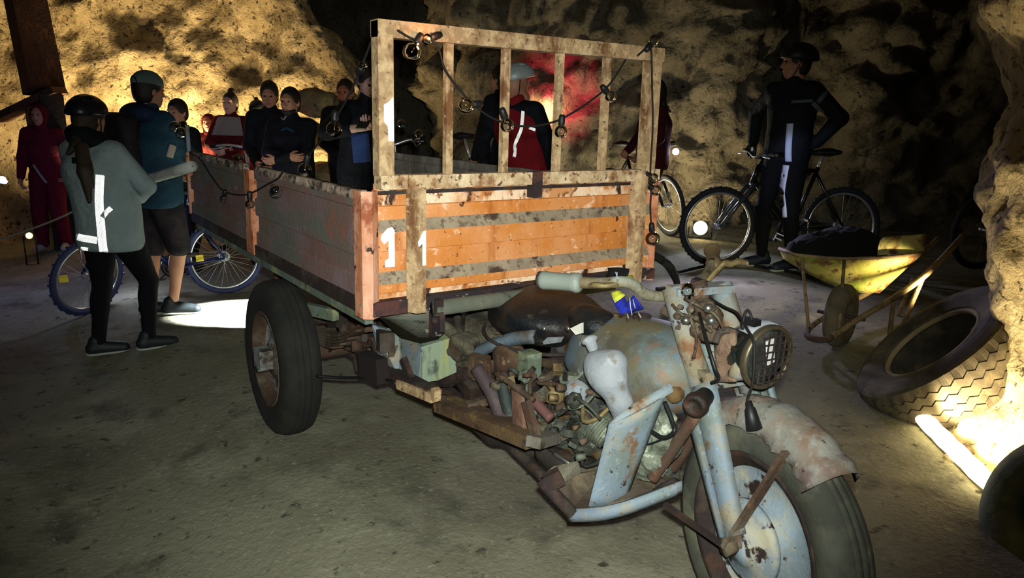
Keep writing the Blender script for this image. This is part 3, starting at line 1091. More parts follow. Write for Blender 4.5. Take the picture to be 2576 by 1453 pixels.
# rusty plates between the yokes
b = MB()
b.sheet([[onY(1800 + j * 17, 830 + i * 26, .56 + .012 * math.sin(i * 1.7 + j)) for j in range(4)] for i in range(6)], .01)
b.build('lamp_bracket_plate', mat('flaky_brown_rust', '#7c6552', .9, .05, (('#5b4032', 8, .45, .6), ('#a08b74', 12, .58, .68)), .8, 40), TR, 'flaky brown rusted plate behind the headlamp')
b = MB()
b.tube(smooth_path([onY(1800, 862, .52), onY(1810, 838, .54), onY(1832, 830, .56), onY(1858, 842, .58)]), .010, 8)
b.build('plate_edge', rusty_dark, TR)
MB().lathe([(.0, -.02), (.03, -.02), (.036, 0), (.03, .02), (0, .02)], onY(1858, 925, .57), (-.6, -.7, .2), 14).build('horn_disc', grey_rust, TR)
# front mudguard
b = MB()
rows_ = []
for i in range(23):
    a = R(124 - (124 - 52) * i / 22)
    rr_ = .392 + .012 * noise.noise(Vector((i * .5, 3, 1)))
    cc = WC + FS * math.cos(a) * rr_ + UP * math.sin(a) * rr_
    o = (FS * math.cos(a) + UP * math.sin(a))
    torn = 0 if i < 12 else .03 * noise.noise(Vector((i * 1.3, 2, 9)))
    rows_.append([cc + AS * .080 * k * (1 if k > -.9 else 1 + torn * 8) - o * (.050 * k * k * k * k + .022 * k * k) for k in (-1, -.8, -.5, -.2, .2, .5, .8, 1)])
b.sheet(rows_, .004)
b.build('front_mudguard', mat('rusting_mudguard', '#77766e', .75, .05, (('#76604f', 5, .45, .6), ('#8c8a80', 9, .52, .62), ('#5f4a47', 7, .54, .66), ('#33251f', 24, .62, .68)), .4, 60), TR, 'short rusting front mudguard')
b = MB()
tip = WC + FS * math.cos(R(42)) * .385 + UP * math.sin(R(42)) * .385 - AS * .10
axl = WC - AS * .135
b.bar(axl, onY(1978, 1136, .52), .012, .026, AS)
b.build('mudguard_stay', rusty, TR)
q = WC - AS * .14 - FS * .33 + UP * .10
b = MB()
b.bar(axl, axl.lerp(onY(1672, 1268, .47), 1.0), .010, .018, AS)
b.build('brake_torque_arm', rusty_dark, TR)
# handlebar
GL = onY(1362, 704, .27)
GL2 = onY(1452, 711, .32)
bar_pts = [GL2, onY(1520, 712, .37), onY(1562, 708, .41), onY(1592, 716, .45), onY(1622, 738, .50), onY(1660, 746, .56), onY(1700, 738, .62), onY(1740, 727, .70), onY(1772, 700, .82), onY(1792, 660, .93)]
MB().tube(smooth_path(bar_pts, 5), .0165, 12).build('handlebar', mat('dusty_bar_paint', '#71684f', .88, .05, (('#594b36', 8, .46, .6), ('#858a7f', 5, .56, .68), ('#3a2c1f', 18, .58, .66)), .5, 60), TR)
b = MB()
dG = (GL - GL2).normalized()
b.lathe([(.0, 0), (.026, 0), (.028, .01), (.0265, .02), (.0255, .06), (.026, .10), (.030, .115), (.026, .125), (.018, .128), (0, .128)], GL, -dG, 18)
b.build('grip', mat('grey_grip', '#727970', .6, 0, (('#8d9188', 8, .5, .65), ('#6e6a58', 12, .56, .68)), .2, 60), TR, 'pale grey twist grip')
b = MB()
b.disc(GL + dG * .004, dG, .026, .006, 16)
b.build('grip_end', rusty_dark, TR)
GR = onY(1791, 628, 1.02)
GR2 = onY(1797, 672, .93)
b = MB()
b.lathe([(.0, 0), (.026, 0), (.029, .008), (.026, .016), (.0235, .03), (.023, .09), (.028, .105), (.026, .14), (.019, .16), (0, .16)], GR, (GR2 - GR), 16)
b.build('grip', mat('brown_grip', '#5e4c33', .7, 0, (('#78664a', 8, .5, .65),), .2, 60), TR, 'brown far grip')
# clutch lever, brake lever
def lever(pts, wd, nm='lever'):
    bb = MB()
    rows__ = []
    ps = smooth_path(pts, 5)
    for i, p in enumerate(ps):
        t = i / (len(ps) - 1)
        wv = wd * (1 - .45 * t)
        rows__.append([p + Vector((0, 0, wv)), p + Vector((.006, -.006, wv * .4)), p + Vector((.006, -.006, -wv * .4)), p - Vector((0, 0, wv))])
    bb.sheet(rows__, .006)
    return bb.build(nm, brass, TR)
lever([onY(1762, 728, .72), onY(1790, 695, .76), onY(1818, 664, .80), onY(1838, 664, .80), onY(1858, 658, .80), onY(1882, 662, .80)], .013)
b = MB()
b.box(onY(1760, 722, .71), (.025, .02, .022), rotm(.3, .2))
b.build('lever_clamp', rusty_dark, TR)
lever([onY(1445, 718, .33), onY(1490, 716, .34), onY(1525, 718, .36), onY(1556, 712, .40)], .008)
b = MB()
b.tube(smooth_path([onY(1438, 716, .32), onY(1438, 706, .32), onY(1448, 712, .325), onY(1480, 722, .335)]), .003, 6)
b.build('brake_cable', steel, TR)
b = MB()
b.tube(smooth_path([onY(1750, 745, .66), onY(1762, 800, .55), onY(1782, 870, .48), onY(1800, 930, .47), onY(1808, 952, .5), onY(1790, 962, .52)]), .005, 6)
b.build('control_cable', blackplastic, TR)
clut = mat('dusty_brown_clutter', '#4d4133', .9, .1, (('#3e2b1e', 12, .46, .58), ('#6d664f', 11, .52, .64), ('#7d7f6c', 24, .58, .68), ('#221913', 22, .57, .66)), .8, 60)
solid('head_clutter', [boxo(onY(1735, 800, .62), (.034, .05, .03), rotm(.3, .2), .008, .01), boxo(onY(1770, 782, .6), (.016, .03, .028), rotm(-.3, .1, .4), .005, .008), boxo(onY(1700, 782, .64), (.03, .04, .014), rotm(.2, .1), .005, .008), boxo(onY(1760, 815, .58), (.014, .02, .02), rotm(.8, .4, .2), .004, .006), boxo(onY(1716, 800, .57), (.016, .012, .022), rotm(.1, .5), .004, .006), cone(onY(1745, 765, .62), onY(1790, 785, .6), .016), ello(onY(1802, 800, .6), (.018, .02, .03)), cone(onY(1690, 762, .64), onY(1745, 755, .66), .016), ello(onY(1722, 820, .58), (.02, .03, .02)), ello(onY(1752, 830, .56), (.016, .02, .022)), cone(onY(1785, 800, .57), onY(1812, 870, .57), .012), ello(onY(1778, 848, .56), (.02, .02, .014))], .005, clut, TR, rough=.004)
for i, (x, y) in enumerate(((1712, 772), (1738, 778), (1726, 806), (1752, 800), (1768, 822), (1790, 806), (1745, 832), (1704, 795), (1782, 775), (1800, 820))):
    MB().disc(onY(x, y, .545), (.5, -.8, .3), .008 + .003 * (i % 3), .03, 6).build('bolt', (rusty, clut, steel)[i % 3], TR)
for pts in (((1690, 765), (1715, 790), (1748, 800), (1790, 835)), ((1722, 750), (1760, 770), (1800, 792), (1822, 830)), ((1742, 745), (1735, 790), (1752, 850), (1745, 900))):
    MB().tube(smooth_path([onY(x, y, .54) for x, y in pts], 5), .0045, 6).build('cable', (blackplastic, clut, rusty_dark)[len(pts) % 3], TR)
# headlamp
LC = onY(1925, 896, .62)
LD = Vector((.992, -.10, -.05)).normalized()
b = MB()
b.lathe([(.0, -.125), (.033, -.118), (.058, -.097), (.074, -.065), (.081, -.03), (.083, .0), (.078, .0), (.076, -.03), (.0, -.11)], LC, LD, 40)
hl = b.build('headlamp', mat('dark_chromed_shell', '#4c5450', .16, .9, (('#6a6f68', 6, .5, .65), ('#2d332c', 9, .55, .7)), .05, 30), TR, 'round headlamp with a wire grille')
b = MB()
b.lathe([(.084, -.01), (.089, -.004), (.091, .006), (.089, .014), (.083, .018), (.078, .013), (.079, 0)], LC, LD, 40)
b.build('lamp_rim', mat('brownish_rim', '#5a5240', .4, .6, (('#3a2f20', 9, .5, .66),), .1, 60), hl)
b = MB()
b.lathe([(.077, .006), (.055, .010), (.03, .012), (.0, .013), (.0, .008), (.077, .0)], LC, LD, 32)
b.build('lens', mat('dusty_lens', '#2b302d', .12, .3, (('#4a4c44', 7, .5, .66),), spec=.8), hl)
b = MB()
b.box(LC + LD * .018 + Vector((0, -.004, .02)), (.003, .014, .034), rotm(0, 0, .2))
b.build('reflector', mat('lamp_reflector', '#e6e4e0', .25, .3), hl)
sdl = UP.cross(LD).normalized()
upl = LD.cross(sdl)
b = MB()
for k in range(-3, 4):
    for dvec, ovec in ((sdl, upl), (upl, sdl)):
        o = k * .021
        hlf = math.sqrt(max(.0001, .077 ** 2 - o * o))
        b.bar(LC + LD * .024 + ovec * o - dvec * hlf, LC + LD * .024 + ovec * o + dvec * hlf, .0035, .0035, LD)
b.build('grille', rusty_dark, hl)
b = MB()
rows_ = []
for i in range(13):
    a = -1.25 + 2.0 * i / 12
    o = upl * math.cos(a) + sdl * -math.sin(a)
    rows_.append([LC + o * .088 + LD * -.052, LC + o * .092 + LD * -.025, LC + o * .090 + LD * -.004])
b.sheet(rows_, .004)
b.build('lamp_band', white_cast, hl, 'white band over the headlamp shell')
b = MB()
b.box(LC + upl * .095 - LD * .03 + Vector((0, -.045, 0)), (.022, .014, .008))
b.build('tape_wrap', blackplastic, hl)

# ---- tank
TC = onY(1600, 885, .625)
tk = [ello((.60, .625, .715), (.26, .145, .125), rotm(0, .06), .05), ello((.74, .625, .715), (.16, .155, .135), rotm(0, .05), .06), cone((.64, .625, .70), (.26, .625, .66), .11, .045, .08), ello((.60, .53, .66), (.22, .06, .07), None, .06), ello((.60, .72, .66), (.22, .06, .07), None, .06)]
solid('fuel_tank', tk, .010, tank_paint, TR, label='teardrop fuel tank in dusty blue grey')
b = MB()
b.disc((.62, .625, .845), (0, 0, 1), .03, .03, 16)
b.build('filler_cap', rusty_dark, TR)
# ---- seat
st_ = [ello((.14, .625, .765), (.235, .20, .075), rotm(0, .10), .03), ello((.10, .625, .72), (.22, .195, .075), rotm(0, .08), .04), ello((.38, .625, .745), (.12, .09, .055), rotm(0, .25), .05)]
se = solid('seat', st_, .010, seat_mat, TR, label='worn black saddle with a brown top')
b = MB()
b.lathe([(.22, -.008), (.226, 0), (.22, .008), (.212, 0)], (.10, .625, .665), (.08, 0, 1), 36)
b.build('seat_rim', rusty_dark, se)
for px in (1368, 1428):
    MB().ell(onY(px, 826, .44), (.009, .006, .009)).build('seat_rivet', steel, se)
b = MB()
b.prism([onY(1434, 826, .455), onY(1462, 812, .47), onY(1462, 838, .47), onY(1448, 842, .46)], (0, .01, 0))
b.build('foam_patch', mat('pale_foam', '#b5b2a6', .95), se)
solid('seat_nose_cover', [ello(onY(1492, 812, .56), (.085, .06, .05), rotm(-.2, .15), .02), cone(onY(1465, 800, .55), onY(1525, 808, .58), .045, .03, .03)], .008, seat_mat, TR)
b = MB()
for k in (-1, 1):
    pts = []
    for i in range(40):
        a = i / 40 * 8 * PI
        pts.append((.0 + .03 * math.cos(a), .625 + k * .12 + .03 * math.sin(a), .58 + i * .0022))
    b.tube(pts, .005, 6)
b.build('seat_spring', rusty, TR)
b = MB()
b.prism([onY(1360, 848, .5), onY(1408, 848, .5), onY(1400, 862, .5), onY(1368, 866, .5)], (0, .02, 0))
b.build('seat_clip', white_cast, TR)
# seat frame bar
b = MB()
b.sheet([[p + Vector((0, 0, .022)), p + Vector((0, -.012, 0)), p - Vector((0, 0, .022))] for p in smooth_path([onY(1196, 886, .42), onY(1240, 868, .42), onY(1290, 852, .43), onY(1346, 846, .44)], 4)], .012)
b.build('seat_frame', mat('blue_grey_frame', '#5a6972', .65, .1, (('#4f3d2f', 8, .47, .60), ('#6b7a83', 5, .52, .66)), .3, 60), TR, 'blue grey curved seat bar')
# ---- frame tubes
for nm, pts, r_, m_ in (
        ('top_tube', [(.86, .625, .80), (.5, .625, .62), (.05, .625, .55)], .022, rusty),
        ('down_tube', [onY(1752, 1040, .53), onY(1712, 1100, .52), onY(1668, 1165, .50), onY(1640, 1205, .48)], .018, rusty),
        ('down_tube', [onY(1765, 1060, .66), onY(1730, 1120, .66), onY(1690, 1180, .66)], .018, rusty),
        ('cradle_tube', [onY(1700, 1215, .5), (.65, .45, .23), (.2, .45, .27), (-.2, .45, .4)], .02, rusty_dark),
        ('cradle_tube', [onY(1700, 1215, .72), (.65, .8, .23), (.2, .8, .27), (-.2, .8, .4)], .02, rusty_dark),
        ('seat_stay', [onY(1200, 925, .36), onY(1236, 985, .37), onY(1262, 1045, .38), onY(1285, 1068, .38)], .027, mat('maroon_grey_tube', '#453a3c', .7, .2, (('#5a4f4a', 8, .5, .65),), .3, 60)),
        ('rear_strut', [onY(1262, 935, .40), onY(1270, 990, .40), onY(1285, 1052, .40)], .028, mat('dark_green_strut', '#29302d', .6, .2, (('#4a524c', 12, .55, .66),), .4, 60)),
        ('shift_rod', [onY(1245, 935, .33), onY(1290, 968, .33), onY(1322, 992, .33), onY(1342, 1006, .33)], .010, rusty),
        ('shift_fork', [onY(1318, 944, .33), onY(1346, 944, .33), onY(1334, 962, .33), onY(1334, 990, .33)], .007, rusty),
        ('link_tube', [onY(1345, 1008, .36), onY(1365, 1030, .36), onY(1386, 1052, .36)], .017, mat('faded_red_tube', '#5f403b', .8, 0, (('#4a2f2a', 8, .5, .65),), .2, 60)),
        ('long_rod', [onY(1352, 960, .40), onY(1420, 972, .42), onY(1480, 985, .45), onY(1520, 995, .47)], .009, rusty),
        ('battery_cable', [onY(1672, 1010, .45), onY(1692, 1060, .44), onY(1696, 1085, .43), onY(1670, 1100, .43), onY(1640, 1085, .43)], .006, blackplastic),
        ('battery_cable', [onY(1690, 1092, .44), onY(1640, 1115, .46), onY(1610, 1120, .47)], .003, blackplastic)):
    MB().tube(smooth_path(pts, 5), r_, 10).build(nm, m_, TR)
b = MB()
b.bar(onY(1303, 985, .35), onY(1306, 1072, .35), .012, .060, (1, 0, 0))
b.build('brown_strip', mat('red_brown_strip', '#7a5b4c', .85, 0, (('#5b3f33', 9, .48, .62), ('#92806e', 14, .6, .7)), .4, 60), TR)
b = MB()
b.bar(onY(1324, 1008, .30), onY(1350, 1106, .30), .02, .032, (1, 0, 0))
pd = b.build('brake_pedal', rusty, TR)
b = MB()
b.bar(onY(1342, 1112, .26), onY(1392, 1098, .40), .05, .035)
b.build('pedal_pad', mat('worn_pedal', '#6d685e', .8, .2, (('#453a2f', 12, .5, .65),), .5, 60), pd)
# step beams
for (a0_, a1_, Y_, h_) in (((1104, 1018), (1336, 1110), .30, .045), ((1110, 1000), (1322, 1085), .36, .04)):
    MB().bar(onY(*a0_, Y_), onY(*a1_, Y_), .045, h_).build('step_beam', mat('ochre_rusty_beam', '#5e4a2f', .9, .05, (('#4a3524', 6, .45, .6), ('#7a6338', 9, .54, .66), ('#2d2018', 18, .6, .69)), .5, 60), TR, 'long ochre rusty step beam')
MB().bar(onY(1175, 1022, .34), onY(1228, 1005, .42), .03, .03).build('beam_brace', rusty, TR)
MB().bar(onY(1106, 1010, .30), onY(1118, 990, .60), .05, .05).build('beam_end', rusty_dark, TR)
MB().bar(onY(1336, 1108, .30), onY(1345, 1096, .75), .06, .05).build('beam_end', rusty_dark, TR)
# ---- engine
EC = Vector((.55, .62, .40))
eng = [boxo(EC, (.17, .11, .13), rotm(0, .1), .03, .03), boxo(EC + Vector((-.16, 0, .04)), (.12, .12, .11), None, .03, .03), boxo(EC + Vector((.13, -.02, .0)), (.09, .10, .12), rotm(0, -.2), .03, .03), cone(EC + Vector((0, -.13, .06)), EC + Vector((0, -.02, .06)), .075, .09, .015), cone(EC + Vector((.12, -.12, -.03)), EC + Vector((.12, -.02, -.03)), .05, .06, .012), cone(EC + Vector((-.14, -.13, .02)), EC + Vector((-.14, -.02, .02)), .06, .07, .012)]
for i in range(14):
    a = i * 2.4
    eng.append(ello(EC + Vector((.17 * math.cos(a) * (.4 + .6 * (i % 3) / 2), -.12 + .02 * (i % 2), .14 * math.sin(a))), (.028, .03, .022), None, .012))
solid('engine', eng, .008, alu_dark, TR, rough=.005, label='grimy aluminium engine block')
b = MB()
for k in range(7):
    b.disc(onY(1640 - k * 1.5, 1118 + k * 13 - 39, .50), (.5, -.8, .35), .062, .008, 20)
b.tube([onY(1642, 1070, .50), onY(1630, 1165, .50)], .04, 12)
b.build('finned_cylinder', alu, TR, 'pale finned cylinder')
solid('cylinder_head', [ello(onY(1665, 1105, .52), (.06, .05, .05)), ello(onY(1640, 1150, .5), (.055, .05, .04)), ello(onY(1672, 1060, .52), (.04, .03, .04)), ello(onY(1690, 1125, .54), (.03, .03, .04)), ello(onY(1625, 1175, .5), (.05, .04, .03))], .005, alu, TR, rough=.006)
b = MB()
for k in range(7):
    c = onY(1500 + k * 6, 1068 + k * 4, .47)
    b.disc(c, (.85, .2, -.45), .055, .008, 18)
b.build('cooling_fins', alu, TR)
rr = random.Random(11)
nms = ('bolt', 'flange', 'casting_lug', 'elbow_pipe')
for i in range(110):
    x, y = rr.uniform(1240, 1560), rr.uniform(920, 1170)
    if y > 940 + (x - 1345) * .9 + 130 or y > 1150 or x > 1475 or (x > 1440 and y < 1000):
        continue
    p = onY(x, y, rr.uniform(.37, .46))
    if i > 46:
        p = p + (CAM_P - p) * rr.uniform(0, .02)
    bb = MB()
    kk = i % 4
    if kk == 0:
        bb.disc(p, (rr.uniform(-.3, .3), 1, rr.uniform(-.3, .3)), rr.uniform(.007, .014), .03, 6)
    elif kk == 1:
        q_ = rr.uniform(.45, .85)
        bb.lathe([(0, -.02), (.03 * q_, -.02), (.034 * q_, 0), (.02 * q_, .012), (.02 * q_, .02), (0, .02)], p, (rr.uniform(-.3, .3), -1, .2), 14)
    elif kk == 2:
        bb.box(p, (rr.uniform(.008, .026), .014, rr.uniform(.006, .016)), rotm(rr.uniform(-1, 1), rr.uniform(-1, 1), rr.uniform(-.4, .4)))
    else:
        z_ = rr.choice((-1, 1))
        bb.tube(smooth_path([p, p + Vector((.03, -.02, .03 * z_)), p + Vector((.07, 0, .01 * z_)), p + Vector((.09, .03, -.03 * z_))], 3), rr.uniform(.004, .009), 7)
    bb.build(nms[kk], (alu_dark, rusty, alu_dark, rusty_dark, brass, clut, alu)[i % 7], TR)
b = MB()
b.lathe([(0, -.03), (.020, -.03), (.03, -.02), (.034, 0), (.025, .03), (0, .03)], onY(1396, 992, .42), (-.2, -1, .1), 14)
b.build('oil_cap', brass, TR, 'yellow brass cap')
MB().lathe([(0, -.02), (.035, -.02), (.048, 0), (.03, .03), (0, .03)], onY(1452, 985, .44), (.5, -1, -.3), 14).build('carburettor', grey_rust, TR)
MB().box(onY(1636, 985, .52), (.03, .012, .022), rotm(.4, .5, .2)).build('crumpled_bracket', mat('crumpled_tin', '#c3cac6', .4, .4, (('#8a9088', 18, .5, .62),), .8, 50), TR)
MB().box(onY(1618, 1000, .5), (.028, .012, .014), rotm(.2, .3, .2)).build('crumpled_bracket', MATS['crumpled_tin'], TR)
# rusty generator bits behind the seat bar
b = MB()
b.box(onY(1212, 925, .40), (.045, .03, .045), rotm(.1, .1))
for k in range(4):
    b.tube([onY(1190 + k * 16, 905, .37), onY(1192 + k * 16, 950, .37)], .006, 6)
b.build('ignition_coil', mat('brown_coil_rust', '#54422f', .88, .1, (('#3f2a1c', 8, .46, .6), ('#a08a6c', 16, .58, .68)), .8, 50), TR)
MB().lathe([(0, -.05), (.045, -.05), (.062, -.03), (.066, 0), (.05, .05), (0, .05)], onY(1282, 905, .44), (-.1, -1, .1), 20).build('generator', MATS['brown_coil_rust'], TR)
MB().box(onY(1332, 915, .46), (.03, .03, .045)).build('relay_box', green_paint, TR)
MB().bar(onY(1190, 962, .40), onY(1190, 1000, .42), .06, .05, (1, 0, 0)).build('frame_gusset', rusty_dark, TR)
solid('rear_clutter', [boxo(onY(1165, 870, .40), (.035, .05, .045), rotm(.2, .3), .008, .01), boxo(onY(1180, 900, .45), (.05, .05, .03), rotm(.1, -.2), .008, .01), cone(onY(1120, 820, .38), onY(1180, 880, .40), .022, .026, .008), boxo(onY(1230, 830, .52), (.09, .06, .045), rotm(.1, .15), .012, .01), cone(onY(1200, 800, .5), onY(1290, 845, .5), .014, None, .006), cone(onY(1150, 800, .46), onY(1160, 870, .44), .016, None, .006), cone(onY(1130, 850, .52), onY(1340, 830, .57), .04, .045, .01)], .007, mat('grimy_rear_frame', '#4b4639', .92, .05, (('#2c2720', 9, .46, .6), ('#6a6450', 6, .52, .66), ('#4a3222', 12, .57, .68)), .7, 45), TR, rough=.003)
# white intake casting with its knob
ic = [cone(onY(1500, 912, .40), onY(1545, 912, .41), .036, .040, .02), ello(onY(1524, 930, .40), (.056, .052, .050), None, .02), ello(onY(1528, 950, .40), (.05, .05, .05), None, .03), cone(onY(1538, 960, .40), onY(1560, 1010, .42), .046, .034, .02), cone(onY(1560, 1010, .42), onY(1572, 1062, .44), .034, .030, .02), ello(onY(1508, 926, .40), (.03, .04, .04), None, .03)]
ic = solid('intake_casting', ic, .006, white_cast, TR, label='white painted casting with a round knob')
b = MB()
kp = onY(1481, 849, .40)
kd = (onY(1500, 895, .40) - kp).normalized()
b.lathe([(.0, 0), (.022, 0), (.026, .006), (.026, .012), (.018, .018), (.016, .042), (.0, .044)], kp, kd, 16)
b.build('knob', white_cast, ic)
b = MB()
b.tube([onY(1488, 866, .40), onY(1508, 912, .40)], .011, 10)
b.build('knob_stem', white_cast, ic)
# ---- leg shield, footboard
def quadgrid(tl, tr, bl, br, n=8, m=6, bulge=0.0):
    rows_ = []
    for i in range(n + 1):
        t = i / n
        l, r_ = tl.lerp(bl, t), tr.lerp(br, t)
        nn = (r_ - l).cross(bl - tl).normalized()
        rows_.append([l.lerp(r_, j / m) + nn * bulge * math.sin(PI * j / m) for j in range(m + 1)])
    return rows_
tl, tr2, bl, br = onY(1532, 1066, .34), onY(1618, 990, .46), onY(1480, 1272, .30), onY(1560, 1268, .42)
b = MB()
b.sheet(quadgrid(tl, onY(1672, 996, .48), bl, onY(1572, 1263, .43), 8, 6, -.012), .006)
b.build('leg_shield', grey_paint, TR, 'blue grey leg shield plate')
b = MB()
b.sheet([[onY(1532, 1066, .34), onY(1560, 1040, .37), onY(1596, 1014, .41), onY(1640, 990, .46), onY(1688, 962, .50)], [onY(1524, 1092, .34), onY(1566, 1064, .37), onY(1606, 1038, .41), onY(1650, 1012, .46), onY(1694, 985, .50)]], .010)
b.build('shield_rim', grey_rust, TR)
b = MB()
b.sheet([[p + Vector((0, 0, .018)), p + Vector((.004, -.004, 0)), p - Vector((0, 0, .018))] for p in smooth_path([onY(1434, 1293, .28), onY(1500, 1290, .30), onY(1560, 1278, .34), onY(1620, 1258, .40), onY(1712, 1222, .50)], 4)], .022)
b.build('footboard_rail', grey_paint, TR, 'pale bent footboard rail')
fb = MB()
fb.prism([onY(1360, 1205, .22), onY(1432, 1288, .27), onY(1500, 1280, .33), onY(1640, 1240, .45), onY(1690, 1200, .62), onY(1540, 1165, .55), onY(1440, 1178, .40)], (0, 0, -.012))
fb.build('footboard', mat('brown_footboard', '#5c5143', .9, .05, (('#43362b', 7, .46, .6), ('#74664f', 9, .54, .66)), .5, 50), TR)
MB().tube([onY(1362, 1206, .21), onY(1400, 1248, .235), onY(1440, 1290, .27)], .020, 10).build('footboard_lip', rusty_dark, TR)
b = MB()
b.prism([onY(1374, 1196, .24), onY(1392, 1182, .25), onY(1452, 1168, .36), onY(1460, 1190, .38), onY(1404, 1222, .26)], (0, .0, .012))
b.build('foot_pad', mat('worn_pad', '#757060', .9, 0, (('#56503f', 8, .5, .65),), .4, 50), TR)
MB().bar(onY(1384, 1188, .22), onY(1402, 1222, .24), .03, .05).build('pad_edge', rusty_dark, TR)
# dark guard strip under the engine
b = MB()
b.sheet([[p + Vector((0, 0, .035)), p, p - Vector((0, 0, .03))] for p in smooth_path([onY(1348, 1128, .40), onY(1380, 1158, .40), onY(1410, 1180, .40), onY(1450, 1195, .42)], 4)], .010)
b.build('exhaust_guard', mat('dark_guard', '#332d2b', .7, .2, (('#4a423b', 10, .5, .65),), .3, 50), TR)
MB().tube(smooth_path([onY(1395, 1140, .37), onY(1425, 1160, .38), onY(1455, 1180, .40)]), .007, 8).build('guard_wire', steel, TR)
solid('exhaust_pipe', [cone(EC + Vector((.05, -.1, -.08)), EC + Vector((-.5, -.16, -.12)), .035, .04), cone(EC + Vector((-.5, -.16, -.12)), EC + Vector((-1.0, -.14, -.1)), .05, .04)], .012, rusty_dark, TR)


# ================================================================ bicycles
alu_rim = mat('bright_rim', '#aeb2b6', .25, .8)
bike_tyre = mat('bicycle_tyre', '#16171a', .8, 0, bump=.3, bscale=80)
bike_tyre_b = mat('blue_wall_tyre', '#2b3157', .7)
spoke_m = mat('spokes', '#83868c', .3, .8)
bike_black = mat('black_bike_frame', '#0e0f11', .35, .2)
bike_blue = mat('dark_blue_bike_frame', '#1b2348', .35, .2)
bike_silver = mat('silver_fork', '#c3c8d2', .25, .6)
bike_purple = mat('magenta_frame', '#7d2a78', .3, .3)
saddle_m = mat('black_saddle', '#101011', .6)
yellow_refl = mat('yellow_reflector', '#e9cf3a', .3)


